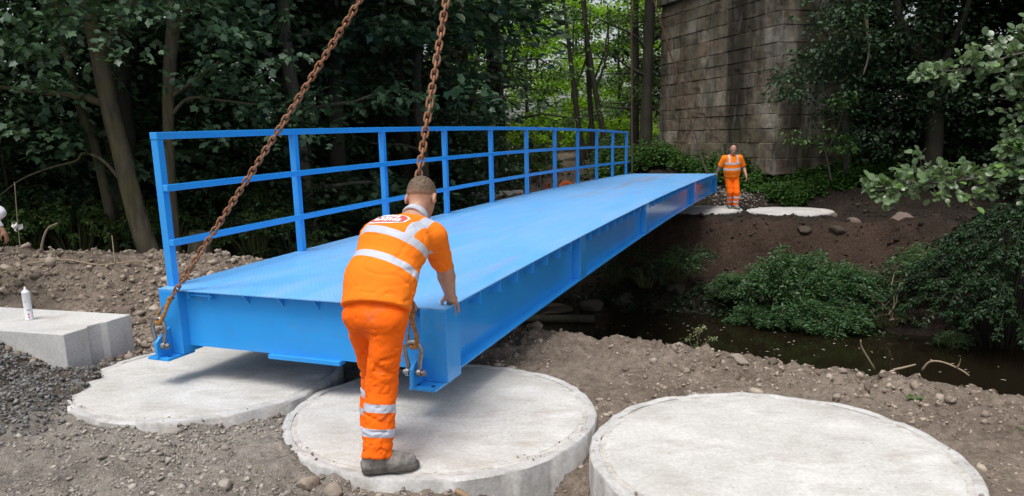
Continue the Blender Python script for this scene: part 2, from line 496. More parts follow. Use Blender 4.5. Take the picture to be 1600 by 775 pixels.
    hc = t.mix(t.maprange(t.math('ADD', a.outputs['Fac'], t.math('MULTIPLY', n1, 0.02)), 0.002, 0.065, 0.9, 0.0), hc, (0.38, 0.215, 0.145))
    t.set(hc, 0.7, t.bump(n1, 0.8, 0.005))
    M['hair'] = t.m
    M['boot'] = plain('dusty_boot', (0.20, 0.185, 0.17), 0.85, 0, 0.45, 28, 0.4)
    M['sole'] = plain('boot_sole', (0.085, 0.078, 0.07), 0.9, 0, 0.4, 30, 0.4)
    M['red_print'] = plain('red_print', (0.62, 0.085, 0.085), 0.7)
    M['white_print'] = plain('white_print', (0.78, 0.76, 0.76), 0.7)
    M['black'] = plain('black_rubber', (0.02, 0.02, 0.02), 0.6)
    M['eye'] = plain('eye', (0.04, 0.03, 0.025), 0.2)
    M['can'] = plain('white_can', (0.72, 0.74, 0.76), 0.35, 0.0, 0.06)
    M['can_red'] = plain('can_red', (0.75, 0.05, 0.03), 0.5)
    M['can_grey'] = plain('can_grey', (0.42, 0.42, 0.43), 0.5)
    M['orange_plastic'] = plain('orange_plastic', (0.80, 0.15, 0.03), 0.45)
    M['red_plastic'] = plain('red_plastic', (0.65, 0.06, 0.035), 0.5)
    M['wood'] = plain('weathered_stake', (0.26, 0.17, 0.10), 0.85, 0, 0.3, 12, 0.4)
mats()
# ------------------------------------------------------------------ terrain
PADS = [(-2.715, 6.363, 1.155), (-0.553, 5.348, 1.178), (1.674, 4.469, 1.186), (8.02, 21.25, 1.19), (5.71, 22.17, 1.19), (3.40, 23.09, 1.19)]
PZ = [0, 0, 0, -0.17, -0.17, -0.17]
BL0, BLU, BLV = np.array([-4.11, 6.56]), np.array([0.277, 0.961]), np.array([-0.961, 0.277])   # end block: near corner, end direction, length direction

def terrain(x, y, detail=True):
    x = np.asarray(x, float); y = np.asarray(y, float)
    w = 0.51 * x + 0.86 * y
    vv = 0.86 * x - 0.51 * y
    shift = 3.2 * sst(-2.3, -5.0, x) + 0.25 * vnoise(vv * 0.5, vv * 0 + 3.3, seed=5) + 0.12 * vnoise(vv * 1.7, vv * 0 + 1.3, seed=6)
    wn = w - shift
    # near bank
    zn = -0.05 + 0 * x
    zn = zn - 0.06 * sst(1.5, 4.5, x) * sst(7.5, 5.5, y)
    zn = zn + 0.02 * np.exp(-((wn - 6.75) / 0.4) ** 2) * sst(-1.5, 0.5, x) - 0.08 * sst(1.0, 4.0, x) * sst(5.6, 6.8, wn)       # lip of loose soil on the crest
    mound = 0.50 * np.exp(-((y - 10.0) / 1.15) ** 2) * sst(-2.2, -3.7, x) * (1 + 0.3 * sst(-4, -9, x))
    zn = zn + mound + 0.20 * sst(9.0, 12, y) * sst(-3.5, -5, x)
    zn = zn + 0.07 * np.exp(-(((x + 3.0) / 1.6) ** 2 + ((y - 8.4) / 0.8) ** 2))
    pile = 0.66 * np.exp(-((x + 5.45) / 0.85) ** 2 - ((y - 6.0) / 1.35) ** 2)
    pile = np.maximum(pile, 0.170 * np.exp(-((x + 4.02) / 0.38) ** 2 - ((y - 5.85) / 0.80) ** 2))
    zn = np.maximum(zn, pile - 0.06)
    # soil hollows beside the rings
    for cx, cy, r, a in ((0.55, 4.0, 0.62, -0.36), (-1.62, 5.55, 0.34, -0.12), (0.30, 3.7, 0.5, -0.15), (-1.6, 6.4, 0.35, -0.25)):
        zn = zn + a * np.exp(-((x - cx) ** 2 + (y - cy) ** 2) / r ** 2)
    zn = zn + 0.055 * sst(-0.9, -1.8, x) * sst(5.4, 4.6, y)
    # channel
    bed = -2.75
    t1 = sst(6.85, 9.3, wn)
    z = zn * (1 - t1) + bed * t1
    edge = 20.2 + 0.45 * vnoise(vv * 0.45, vv * 0 + 9.1, seed=8)
    t2 = np.clip((w - 15.9) / (edge - 15.9), 0, 1)
    t2 = 0.55 * sst(0.0, 0.55, t2) * 0.62 + 0.659 * sst(0.62, 1.0, t2)
    zf = -0.20 + 1.2 * sst(22.4, 28.5, w) * sst(2.5, 6.0, x) + (0.16 * sst(20.6, 22.6, w) + 0.50 * sst(25, 33, y) + 0.55 * sst(32, 46, y)) * (1 - sst(2.5, 6.0, x))
    zf = zf + 0.16 * np.exp(-((y - 23.0 + 0.1 * x) / 1.1) ** 2) * sst(6.2, 7.5, x) * sst(13, 11, x)
    zf = zf + 3.5 * sst(45, 120, y) + 0.25 * sst(-1, -6, x) * sst(20, 24, w) + 1.5 * sst(14, 26, x)
    z = np.where(w > 13.5, bed + (zf - bed) * t2, z)
    zone_far = sst(12.5, 14.5, w)
    if detail:
        near = 1 - zone_far
        rough = 0.45 + 0.55 * sst(0.04, 0.3, mound) + 0.35 * np.exp(-((wn - 6.8) / 0.6) ** 2)
        b = 0.035 * (1 - np.abs(fbm(x * 2.3, y * 2.3, oct=4, seed=21)) * 1.5)
        b = b + 0.030 * (1 - 2 * np.abs(vnoise(x * 6.5, y * 6.5, seed=31))) + 0.020 * np.clip(vnoise(x * 9.5, y * 9.5, seed=35) - 0.25, 0, 1) * 2 + 0.016 * (1 - 2 * np.abs(vnoise(x * 15, y * 15, seed=32)))
        b = b - 0.032
        z = z + near * b * rough * 1.7
        fb = (0.10 + 0.10 * np.exp(-((w - 19) / 1.6) ** 2)) * fbm(x * 0.9, y * 0.9, oct=5, seed=41) + 0.07 * (1 - 2 * np.abs(vnoise(x * 3.5, y * 3.5, seed=42)))
        padm = 1.0
        for cx, cy, r in PADS[3:]: padm = padm * (1 - np.exp(-((np.hypot(x - cx, y - cy) / 1.5) ** 4)))
        z = z + zone_far * fb * padm
    # under the rings and the block
    for cx, cy, r in PADS:
        d = np.hypot(x - cx, y - cy)
        keep = (x < -3.45) & (z > 0.012) if cx < -2 and cy < 7 else (x > 1e9)
        z = np.where((d < r - 0.03) & ~keep, np.minimum(z, -0.75 if cy > 10 else -0.42), z)
        if cy > 10: z = z + np.where((d >= r - 0.03), (-0.21 - z) * np.exp(-((d - r) / 0.35) ** 2) * sst(19.8, 20.4, w), 0)
    q = np.stack([x - BL0[0], y - BL0[1]], -1)
    a = q @ BLU; b2 = q @ BLV
    ins = (a > 0.03) & (a < 0.78) & (b2 > 0.03) & (b2 < 2.4)
    z = np.where(ins, np.minimum(z, -0.2), z)
    return z

def hz(x, y): return float(terrain(np.array([x]), np.array([y]))[0])
def hz0(x, y): return float(terrain(np.array([x]), np.array([y]), False)[0])

def grow(a, b, d0, fac, dmax):
    out = [a]; d = d0
    while out[-1] < b: out.append(out[-1] + d); d = min(d * fac, dmax)
    return out
def build_ground():
    xs = list(np.arange(-6.0, 6.2, 0.034))
    xs = [-v for v in grow(6.0, 160, 0.045, 1.045, 12)][::-1][:-1] + xs + grow(xs[-1] + 0.03, 160, 0.045, 1.035, 12)
    ys = list(np.arange(2.6, 11.0, 0.034))
    ys = [-v for v in grow(-2.6, 60, 0.05, 1.15, 10)][::-1][:-1] + ys + grow(11.02, 300, 0.05, 1.027, 10)
    xs = np.array(xs); ys = np.array(ys)
    X, Y = np.meshgrid(xs, ys)
    Z = terrain(X, Y)
    V = np.stack([X.ravel(), Y.ravel(), Z.ravel()], 1)
    nx, ny = len(xs), len(ys)
    i = np.arange(ny - 1)[:, None] * nx + np.arange(nx - 1)[None]
    F = np.stack([i, i + 1, i + nx + 1, i + nx], -1).reshape(-1, 4)
    me = mesh_np('ground', V, F, M['soil'], True)
    w = 0.51 * X + 0.86 * Y
    n = fbm(X * 0.8, Y * 0.8, oct=4, seed=77)
    g = sst(-0.6, -1.9, X + 0.35 * n) * sst(6.6, 5.6, Y + 0.4 * n)               # grey fines bottom left
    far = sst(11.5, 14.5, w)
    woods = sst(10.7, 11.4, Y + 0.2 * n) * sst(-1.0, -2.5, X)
    dk = np.maximum(far * (1 - 0.5 * sst(20.3, 21.2, w) * sst(5.0, 3.0, X) * sst(-2.5, -0.5, X + 0.02 * Y)), woods)  # shade on the far bank and wood floor put into the soil colour
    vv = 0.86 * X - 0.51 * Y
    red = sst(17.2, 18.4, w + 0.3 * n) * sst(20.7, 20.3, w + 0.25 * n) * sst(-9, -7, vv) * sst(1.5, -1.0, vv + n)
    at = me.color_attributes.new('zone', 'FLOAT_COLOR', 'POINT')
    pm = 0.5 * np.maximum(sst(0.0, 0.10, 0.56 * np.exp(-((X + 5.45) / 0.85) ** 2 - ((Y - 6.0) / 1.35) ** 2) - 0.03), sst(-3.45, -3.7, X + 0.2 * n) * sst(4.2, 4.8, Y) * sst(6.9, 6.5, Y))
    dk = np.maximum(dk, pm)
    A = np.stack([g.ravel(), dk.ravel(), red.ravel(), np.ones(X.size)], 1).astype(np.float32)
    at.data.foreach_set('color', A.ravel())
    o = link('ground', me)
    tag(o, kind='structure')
build_ground()

mb = MB(); wv = []
def wpt(w, v): return (0.51 * w + 0.86 * v, 0.86 * w - 0.51 * v, -2.2)
mb.add([wpt(7.5, -60), wpt(17.5, -60), wpt(17.5, 60), wpt(7.5, 60)], [(0, 1, 2, 3)])
tag(mb.build('river_water', M['water']), kind='structure')

# ------------------------------------------------------------------ scattered stones and clods
def ico(sub=0):
    p = (1 + 5 ** 0.5) / 2
    V = np.array([(-1,p,0),(1,p,0),(-1,-p,0),(1,-p,0),(0,-1,p),(0,1,p),(0,-1,-p),(0,1,-p),(p,0,-1),(p,0,1),(-p,0,-1),(-p,0,1)], float)
    F = np.array([(0,11,5),(0,5,1),(0,1,7),(0,7,10),(0,10,11),(1,5,9),(5,11,4),(11,10,2),(10,7,6),(7,1,8),(3,9,4),(3,4,2),(3,2,6),(3,6,8),(3,8,9),(4,9,5),(2,4,11),(6,2,10),(8,6,7),(9,8,1)])
    V /= np.linalg.norm(V[0])
    for _ in range(sub):
        E = {}; V = list(V); NF = []
        def mid(a, b):
            k = (min(a, b), max(a, b))
            if k not in E:
                m = (np.array(V[a]) + np.array(V[b])) / 2; E[k] = len(V); V.append(m / np.linalg.norm(m))
            return E[k]
        for a, b, c in F:
            ab, bc, ca = mid(a, b), mid(b, c), mid(c, a)
            NF += [(a, ab, ca), (b, bc, ab), (c, ca, bc), (ab, bc, ca)]
        V = np.array(V); F = np.array(NF)
    return V, F
def pad_clear(x, y, m=0.0):
    ok = np.ones(len(x), bool)
    for cx, cy, r in PADS: ok &= np.hypot(x - cx, y - cy) > r + m
    q = np.stack([x - BL0[0], y - BL0[1]], -1); a = q @ BLU; b = q @ BLV
    return ok & ~((a > -m) & (a < 0.81 + m) & (b > -m) & (b < 2.6))
def scatter(name, x, y, size, mat, seed, sink=0.3, sub=0, z=None):
    rg = np.random.default_rng(seed); n = len(x)
    bv, bf = ico(sub)
    z = terrain(x, y) if z is None else z
    var = np.clip(rg.normal(0, 0.30, (24, len(bv))) + 1, 0.45, 1.7)
    k = rg.integers(0, 24, n)
    V = bv[None] * var[k][..., None]
    V = V * (rg.uniform(0.6, 1.25, (n, 1, 3)) * np.array([1, 1, 0.72]))
    a = rg.uniform(0, 6.283, n); ca, sa = np.cos(a)[:, None], np.sin(a)[:, None]
    til = rg.normal(0, 0.35, n); ct, st = np.cos(til)[:, None], np.sin(til)[:, None]
    X, Y, Z = V[..., 0], V[..., 1], V[..., 2]
    Y, Z = Y * ct - Z * st, Y * st + Z * ct
    X, Y = X * ca - Y * sa, X * sa + Y * ca
    s = size[:, None]
    P = np.stack([x[:, None] + X * s, y[:, None] + Y * s, z[:, None] + Z * s + s * (0.55 - sink)], -1)
    F = (np.arange(n)[:, None, None] * len(bv) + bf[None]).reshape(-1, 3)
    me = mesh_np(name, P.reshape(-1, 3), F, mat, sub > 0)
    o = link(name, me)
    tag(o, kind='stuff')
    return o
rg = np.random.default_rng(3)
def pareto(n, lo, hi, k=2.2):
    u = rg.uniform(0, 1, n); return lo * (1 - u * (1 - (lo / hi) ** k)) ** (-1 / k)
# gravel pile, lower left
n = 26000
x = rg.normal(-4.6, 0.95, n); y = rg.uniform(3.4, 7.2, n)
lim = -3.40 + 0.30 * vnoise(y * 1.6, y * 0, seed=9) - 0.35 * sst(5.3, 4.3, y) + rg.normal(0, 0.13, n)
m = (x < lim) & (x > -6.8) & (pad_clear(x, y, 0.0) | ((x < -3.45) & (terrain(x, y) > 0.0))); x, y = x[m], y[m]
scatter('gravel', x, y, pareto(len(x), 0.007, 0.025, 1.3), M['gravel'], 11, 0.15)
# clods and pebbles in the near soil
n = 36000
x = rg.uniform(-3.6, 6.0, n); y = 3.2 + 5.4 * rg.uniform(0, 1, n) ** 1.15
w_ = 0.51 * x + 0.86 * y
m = pad_clear(x, y, -0.01) & (w_ < 7.5) & (x > -1.0) & (vnoise(x * 1.3, y * 1.3, seed=61) + 0.5 * vnoise(x * 4, y * 4, seed=62) > rg.uniform(-0.9, 0.9, n)); xa, ya = x[m], y[m]
scatter('soil_clods', xa, ya, pareto(len(xa), 0.007, 0.055, 2.3), M['clod'], 12, 0.55)
n = 26000
x = rg.uniform(-4.2, 0.2, n); y = rg.uniform(3.4, 5.7, n)
m = pad_clear(x, y, -0.03) & (x > -3.7 + 0.5 * rg.uniform(0, 1, n)) & (vnoise(x * 1.3, y * 1.3, seed=63) + 0.6 * vnoise(x * 4, y * 4, seed=64) > rg.uniform(-0.9, 0.9, n)); xa, ya = x[m], y[m]
scatter('grey_clods', xa, ya, pareto(len(xa), 0.005, 0.030, 2.3), M['clod_grey'], 13, 0.4)
# mound of dug soil behind the block
n = 15000
x = rg.uniform(-9, -1.2, n); y = rg.uniform(6.6, 11.2, n)
m = pad_clear(x, y, 0.02) & ~((x > -1.9) & (y < 7.4)) & (0.51 * x + 0.86 * y < 7.2 + 3.2 * sst(-2.3, -5, x)) & (vnoise(x * 1.1, y * 1.1, seed=65) + 0.6 * vnoise(x * 4, y * 4, seed=66) > rg.uniform(-1.1, 0.8, n)); xa, ya = x[m], y[m]
scatter('mound_clods', xa, ya, pareto(len(xa), 0.015, 0.085, 2.0), M['clod'], 14, 0.35)
# far bank
n = 5500
v_ = rg.uniform(-16, 4, n); w_ = rg.uniform(16.6, 28, n)
x = 0.51 * w_ + 0.86 * v_; y = 0.86 * w_ - 0.51 * v_
m = pad_clear(x, y, 0.12); xa, ya = x[m], y[m]
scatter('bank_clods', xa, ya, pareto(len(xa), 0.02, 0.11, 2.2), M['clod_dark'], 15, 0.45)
n = 650
x = rg.normal(7.15, 0.38, n); y = rg.normal(23.7, 0.55, n)
m = pad_clear(x, y, 0.02)
scatter('gravel', x[m], y[m], rg.uniform(0.015, 0.035, m.sum()), M['clod_grey'], 16, 0.2)
# crumbs lying on the rings
for k, (cx, cy, r) in enumerate(PADS[:3]):
    n = 90
    a = rg.choice(rg.uniform(0, 6.283, 7), n) + rg.normal(0, 0.16, n); rr = r * np.where(rg.uniform(0, 1, n) < 0.75, rg.uniform(0.86, 0.985, n), rg.uniform(0.1, 0.98, n) )
    x = cx + rr * np.cos(a); y = cy + rr * np.sin(a)
    scatter('crumbs', x, y, pareto(n, 0.003, 0.014, 2.0), M['clod'], 17 + k, 0.1, z=np.where(rr < 0.91 * r, -0.012, 0.0))

# single rocks one can point to
def rock_mesh(name, seed, mat, sq=(1, 0.8, 0.62), jag=0.5):
    V, F = ico(2)
    V = V * (1 + 0.22 * fbm(V[:, 0] * 1.1 + seed, V[:, 1] * 1.1, V[:, 2] * 1.1 + 5.5, 3, seed)[:, None])
    rgl = np.random.default_rng(seed)
    for _ in range(7):                                      # planar chips
        d = rgl.normal(0, 1, 3); d /= np.linalg.norm(d); h = rgl.uniform(0.5, 0.8)
        ex = np.maximum(V @ d - h, 0); V = V - ex[:, None] * d * 0.9
    V = V * (1 + 0.10 * vnoise(V[:, 0] * 4 + seed, V[:, 1] * 4, V[:, 2] * 4 + 0.3, seed + 1)[:, None]) * np.array(sq)
    return mesh_np(name, V, F, mat, False)
ROCKS = [
    (2.12, 6.66, 0.105, 'rock', 'pale angular rock on the soil crest right of the tall weed'),
    (1.70, 7.34, 0.10, 'clod', 'big soil clod at the water edge just left of the tall weed'),
    (2.97, 6.50, 0.10, 'clod', 'half buried brown lump near the leaning twig on the near bank'),
    (-0.02, 6.02, 0.07, 'conc_ring', 'small grey concrete lump at the back rim of the middle ring'),
    (0.02, 7.0, 0.06, 'rock', 'small pale stone in the soil under the bridge girder'),
    (-1.75, 4.12, 0.055, 'clod_grey', 'buff stone at the bottom edge in front of the middle ring'),
    (-2.50, 5.08, 0.075, 'clod_grey', 'grey lump at the front rim of the ring under the bridge end'),
    (-0.32, 4.05, 0.06, 'clod', 'brown clod against the front side of the middle ring'),
    (-1.28, 4.22, 0.075, 'clod', 'tan clod left of the standing boot by the ring rim'),
    (-1.10, 4.10, 0.07, 'rock', 'tan stone just left of the heel of the dusty boot'),
    (9.85, 18.55, 0.34, 'rock_pink', 'largest pinkish rock on the far bank'),
    (8.82, 19.0, 0.22, 'rock_pink', 'rounded pinkish rock left of the largest rock on the far bank'),
    (8.75, 20.0, 0.15, 'rock_pink', 'flat pale stone right of the far white ring'),
    (8.25, 18.6, 0.22, 'rock_dark', 'grey rubble piece on the far bank edge below the flat stone'),
    (7.55, 19.0, 0.20, 'rock_dark', 'grey rubble patch at the lip of the brown bank face'),
    (-7.3, 8.2, 0.12, 'rock', 'rounded brown stone behind the end block at the left edge'),
    (-4.6, 8.6, 0.10, 'rock_pink', 'reddish stone in the dug soil behind the end block'),
    (0.9, 17.6, 0.42, 'rock_dark', 'dark slab of stone under the middle of the bridge by the water'),
    (1.9, 18.1, 0.36, 'rock_dark', 'dark boulder at the water right of the slab under the bridge'),
    (2.9, 18.6, 0.30, 'rock_dark', 'dark boulder on the bank below the far end of the girder'),
    (4.2, 18.5, 0.28, 'rock_dark', 'mossy boulder in the bank below the far white rings'),
    (0.25, 8.3, 0.13, 'clod', 'pale crumbling clod on the crest beside the girder'),
    (0.75, 8.02, 0.11, 'clod', 'crumbling clod on the crest left of the water edge lump'),
    (2.55, 5.55, 0.045, 'rock', 'small white stone behind the near right ring'),
    (4.05, 5.0, 0.05, 'rock', 'small pale stone right of the near right ring'),
]
for k, (x, y, s, mt, lab) in enumerate(ROCKS):
    o = link('rock', rock_mesh('rock', 40 + k, M[mt], (1, 0.85, 0.65) if k != 17 else (1.5, 0.8, 0.35)), None, (x, y, max(hz(x, y), -2.15) + s * (0.22 if y < 12 else 0.05)))
    o.scale = (s, s, s); o.rotation_euler = (0, 0, k * 1.7)
    tag(o, lab, 'rock', 'loose stones and clods lying about the site')

# ------------------------------------------------------------------ concrete rings with slab infill
def concrete_pad(c, label, group='round concrete foundations', phase=0.0, segs=140, gap=True):
    pz = PZ[PADS.index(c)]
    cx, cy, r = c
    t = thing('concrete_ring', label, 'foundation', (cx, cy, pz), 0, group)
    def ringmesh(prof, name, mat, parent, amp):
        V = []; n = segs; a = 2 * np.pi * np.arange(n) / n
        P = []
        for rr, z, j in prof:
            nz = fbm(np.cos(a) * 4 + phase, np.sin(a) * 4, oct=3, seed=int(3 + phase)) * amp * j
            fine = vnoise(np.cos(a) * 15 + phase, np.sin(a) * 15, seed=4) * amp * 0.7 * j
            P.append(np.stack([(rr + nz * 0.6 + fine) * np.cos(a), (rr + nz * 0.6 + fine) * np.sin(a), z + nz * 0.5], 1))
        V = np.concatenate(P); F = []
        for i in range(len(prof) - 1):
            for k in range(n): F.append((i*n+k, i*n+(k+1)%n, (i+1)*n+(k+1)%n, (i+1)*n+k))
        F = [np.array(F)]
        if prof[-1][0] < 0.3 * r:
            V = np.vstack([V, [[0, 0, prof[-1][1]]]])
            F.append(np.array([((len(prof)-1)*n+k, (len(prof)-1)*n+(k+1)%n, len(V)-1) for k in range(n)]))
        o = link(name, mesh_np(name, V, F, mat, True), parent)
        m = o.modifiers.new('split', 'EDGE_SPLIT'); m.split_angle = R(40)
        return o
    ringmesh([(r, -0.55, 0), (r, -0.02, 0.3), (r - 0.012, -0.004, 1), (r - 0.060, 0.0, 1), (r - 0.072, -0.006, 1), (r - 0.074, -0.2, 0)], 'ring_wall', M['conc_ring'], t, 0.013)
    ringmesh([(r - 0.070, -0.009, 0), (r - 0.10, -0.007, 1), (r - 0.13, -0.011, 0)], 'rim_groove', M['conc_groove'], t, 0.012)
    ringmesh([(r - 0.105, -0.1, 0), (r - 0.112, -0.006, 1.3), (r - 0.14, -0.002, 1.3), (r * 0.7, 0.002, 0.6), (r * 0.4, 0.004, 0.4), (r * 0.1, 0.004, 0)], 'slab_infill', M['conc_top'], t, 0.008)
    return t
concrete_pad(PADS[0], 'round white concrete foundation under the left near corner of the blue bridge', phase=1)
concrete_pad(PADS[1], 'round white concrete foundation the nearest man stands on', phase=4)
concrete_pad(PADS[2], 'big round white concrete foundation in the right foreground with nothing on it', phase=9)
concrete_pad(PADS[3], 'clear round white concrete foundation on the far bank right of the walking man', phase=12)
concrete_pad(PADS[4], 'round white concrete foundation under the feet of the walking man', phase=17)
concrete_pad(PADS[5], 'concrete foundation behind the far end of the bridge deck', phase=21)

# ------------------------------------------------------------------ concrete end block and marking can
def block_pt(a, b): p = BL0 + BLU * a + BLV * b; return (p[0], p[1])
blk = thing('concrete_block', 'long rectangular concrete block with a grooved end by the gravel pile', 'block', (BL0[0], BL0[1], 0))
poly = [(0, 0), (0.27, 0.0), (0.31, 0.045), (0.45, 0.03), (0.50, 0.0), (0.81, 0), (0.81, 2.6), (0, 2.6)]
mb = MB(); pl = [tuple(BLU * a + BLV * b) for a, b in poly]
mb.prism(pl, -0.35, 0.34)
o = mb.build('block_body', M['conc_block'], blk, bevel=0.008)

def spray_can(x, y, z):
    t = thing('spray_can', 'white marking spray can standing on the concrete block', 'spray can', (x, y, z), 0.3)
    MB().lathe([(0.036, 0), (0.038, 0.004), (0.038, 0.008), (0.0365, 0.010), (0.0365, 0.272), (0.038, 0.275), (0.038, 0.280), (0.034, 0.288), (0.022, 0.300), (0.021, 0.303)], 32).build('can_body', M['can'], t, True)
    MB().lathe([(0.014, 0.300), (0.014, 0.312), (0.0095, 0.314), (0.0095, 0.332), (0.007, 0.335)], 20).build('spray_nozzle', M['white_print'], t, True)
    def patch(name, z0, z1, a0, a1, mat, r=0.0372, round_=False):
        V = []; F = []
        if round_:
            V.append((a0, z0)); n = 14
            for k in range(n): V.append((a0 + a1 * math.cos(6.283 * k / n), z0 + z1 * math.sin(6.283 * k / n)))
            F = [(0, 1 + k, 1 + (k + 1) % n) for k in range(n)]
        else:
            n = 10
            for k in range(n + 1):
                for zz in (z0, z1): V.append((a0 + (a1 - a0) * k / n, zz))
            F = [(2*k, 2*k+2, 2*k+3, 2*k+1) for k in range(n)]
        W = [(r * math.cos(a), r * math.sin(a), zz) for a, zz in V]
        MB().add(W, F).build(name, mat, t)
    fa = -1.45
    patch('red_spot', 0.062, 0.0085, fa + 0.1, 0.23, M['can_red'], round_=True)
    patch('red_spot', 0.034, 0.0085, fa + 0.1, 0.23, M['can_red'], round_=True)
    patch('blue_spot', 0.015, 0.004, fa + 0.1, 0.12, M['blue'], round_=True)
    patch('grey_band', 0.098, 0.112, fa - 0.2, fa + 0.75, M['can_grey'])
    patch('grey_text_line', 0.18, 0.185, fa - 0.6, fa + 0.1, M['can_grey'])
    patch('grey_text_line', 0.195, 0.199, fa - 0.6, fa + 0.2, M['can_grey'])
spray_can(-4.81, 7.18, 0.34)
# ------------------------------------------------------------------ the bridge
YAW = 0.3694
BO = (-0.4822, 5.1984, 0.0)
# local axes: x along the bridge away from the camera, y to its left, z up
bridge = thing('footbridge', 'bright blue steel footbridge deck hung from chains over the river', 'bridge', BO, math.pi / 2 - YAW)
L, W, ZD, ZB = 18.99, 2.707, 0.83, 0.30
def camber(x): return 0.10 * 4 * (x / L) * (1 - x / L)
def cam_mesh(name, boxes, mat, parent=None, step=None, bevel=0, nseg=38):
    """boxes (x0,x1,y0,y1,z0,z1) that follow the camber of the deck"""
    V = []; F = []
    for x0, x1, y0, y1, z0, z1 in boxes:
        n = max(1, int(math.ceil((x1 - x0) / L * nseg)))
        b = len(V)
        for i in range(n + 1):
            x = x0 + (x1 - x0) * i / n; c = camber(x)
            V += [(x, y0, z0 + c), (x, y1, z0 + c), (x, y1, z1 + c), (x, y0, z1 + c)]
        for i in range(n):
            a = b + 4 * i; q = a + 4
            F += [(a, q, q+1, a+1), (a+1, q+1, q+2, a+2), (a+2, q+2, q+3, a+3), (a+3, q+3, q, a)]
        F += [(b, b+1, b+2, b+3), (b+4*n+3, b+4*n+2, b+4*n+1, b+4*n)]
    return MB().add(V, F).build(name, mat, parent, bevel=bevel)
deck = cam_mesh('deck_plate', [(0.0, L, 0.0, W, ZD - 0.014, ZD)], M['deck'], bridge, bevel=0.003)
for y0, y1 in ((0.105, 0.117), (W - 0.117, W - 0.105)):
    cam_mesh('girder_web', [(0.235, L - 0.235, y0, y1, ZB + 0.018, ZD - 0.03)], M['blue'], bridge)
for y0, y1 in ((0.008, 0.214), (W - 0.214, W - 0.008)):
    cam_mesh('bottom_flange', [(0.24, L - 0.24, y0, y1, ZB, ZB + 0.018)], M['blue'], bridge, bevel=0.003)
    cam_mesh('top_flange', [(0.24, L - 0.24, y0 + 0.05, y1 - 0.02, ZD - 0.032, ZD - 0.0142)], M['blue'], bridge)
# corner posts (box sections), with their foot plates and lifting lugs
def corner_post(x0, y0, y1, near):
    x1 = x0 + 0.235
    cp = MB().box((x0, y0, ZB - 0.035), (x1, y1, ZD - 0.0145)).build('corner_post', M['blue'], bridge, bevel=0.006)
    MB().box((x0 - 0.0015, y0 - 0.002, ZD - 0.040), (x1 + 0.002, y1 + 0.002, ZD - 0.034)).build('weld_seam', M['blue'], cp)
    fx0 = x0 - 0.15 if near else x0 + 0.1
    ym = (y0 + y1) / 2
    fy0, fy1 = (y0 + 0.03, y1 + 0.035) if y0 < 1 else (y0 + 0.02, y1 + 0.045)
    fp = MB()
    fp.prism([(fx0, fy0), (fx0, fy1), (fx0 + 0.3, fy1), (fx0 + 0.3, fy0)], ZB - 0.06, ZB - 0.036)
    f = fp.build('foot_plate', M['blue'], bridge, bevel=0.003)
    for yy in (fy0 + 0.045, fy1 - 0.045):
        MB().lathe([(0.017, 0), (0.017, 0.0015)], 14, (fx0 + 0.06 if near else x1 + 0.06, yy, ZB - 0.0355)).build('bolt_hole', M['black'], f)  # flat black disc stands in for the dark of the hole
    lugx = (x0 - 0.165, x0 - 0.001) if near else (x1 + 0.001, x1 + 0.165)
    ly = y1 + 0.005 if y0 < 1 else ym + 0.03
    xa, xb = lugx
    lp = MB()
    if near: pl = [(xa, ZB - 0.0355), (xb, ZB - 0.0355), (xb, ZB + 0.20), (xa + 0.05, ZB + 0.135), (xa, ZB + 0.10)]
    else: pl = [(xa, ZB - 0.0355), (xb, ZB - 0.0355), (xb, ZB + 0.10), (xb - 0.05, ZB + 0.135), (xa, ZB + 0.20)]
    lp.prism(pl, ly - 0.014, ly + 0.014, axis=1)
    lp.build('lifting_lug', M['blue'], bridge, bevel=0.003)
    return ((xa + 0.05 if near else xb - 0.05), ly, ZB + 0.065)
LUG = [corner_post(0.0, 0.0, 0.21, True), corner_post(0.0, W - 0.20, W, True),
       corner_post(L - 0.235, 0.0, 0.21, False), corner_post(L - 0.235, W - 0.20, W, False)]
# end girders: plate set back between the posts, gussets under the deck edge
for xe, sgn in ((0.085, 1), (L - 0.085, -1)):
    MB().box((min(xe, xe + sgn * 0.016), 0.2101, ZB + 0.025), (max(xe, xe + sgn * 0.016), W - 0.2001, ZD - 0.0146)).build('end_plate', M['blue'], bridge)
    MB().box((xe - 0.035 if sgn > 0 else xe - 0.05, 0.97, ZB - 0.012), (xe + 0.05 if sgn > 0 else xe + 0.035, 1.66, ZB + 0.0245)).build('bearing_plate', M['blue'], bridge, bevel=0.003)
    for y in (0.42, 0.80, 1.15, 1.49, 1.83):
        g = MB(); x0 = xe - 0.0005 * sgn; x1 = xe - 0.075 * sgn
        g.prism([(x0, ZD - 0.016), (x1, ZD - 0.016), (x0, ZD - 0.105)], y - 0.005, y + 0.005, axis=1)
        g.build('gusset', M['blue'], bridge)
# small handle rod at the left of the end plate
hr = MB().tube([(0.035, 2.17, ZD - 0.045), (0.035, 2.42, ZD - 0.045)], 0.011, 10).build('edge_rod', M['blue'], bridge, True)
for y in (2.19, 2.41):
    MB().box((0.02, y - 0.006, ZD - 0.075), (0.0845, y + 0.006, ZD - 0.015)).build('rod_bracket', M['blue'], hr)
# stiffeners on both sides
for x in (3.61, 7.62, 13.75, 11.0 - 0.3):
    if x == 10.7: continue
    for y0, y1 in ((0.012, 0.1045), (W - 0.1045, W - 0.012)):
        cam_mesh('stiffener', [(x, x + 0.235, y0, y1, ZB + 0.0182, ZD - 0.0145)], M['blue'], bridge, bevel=0.004)
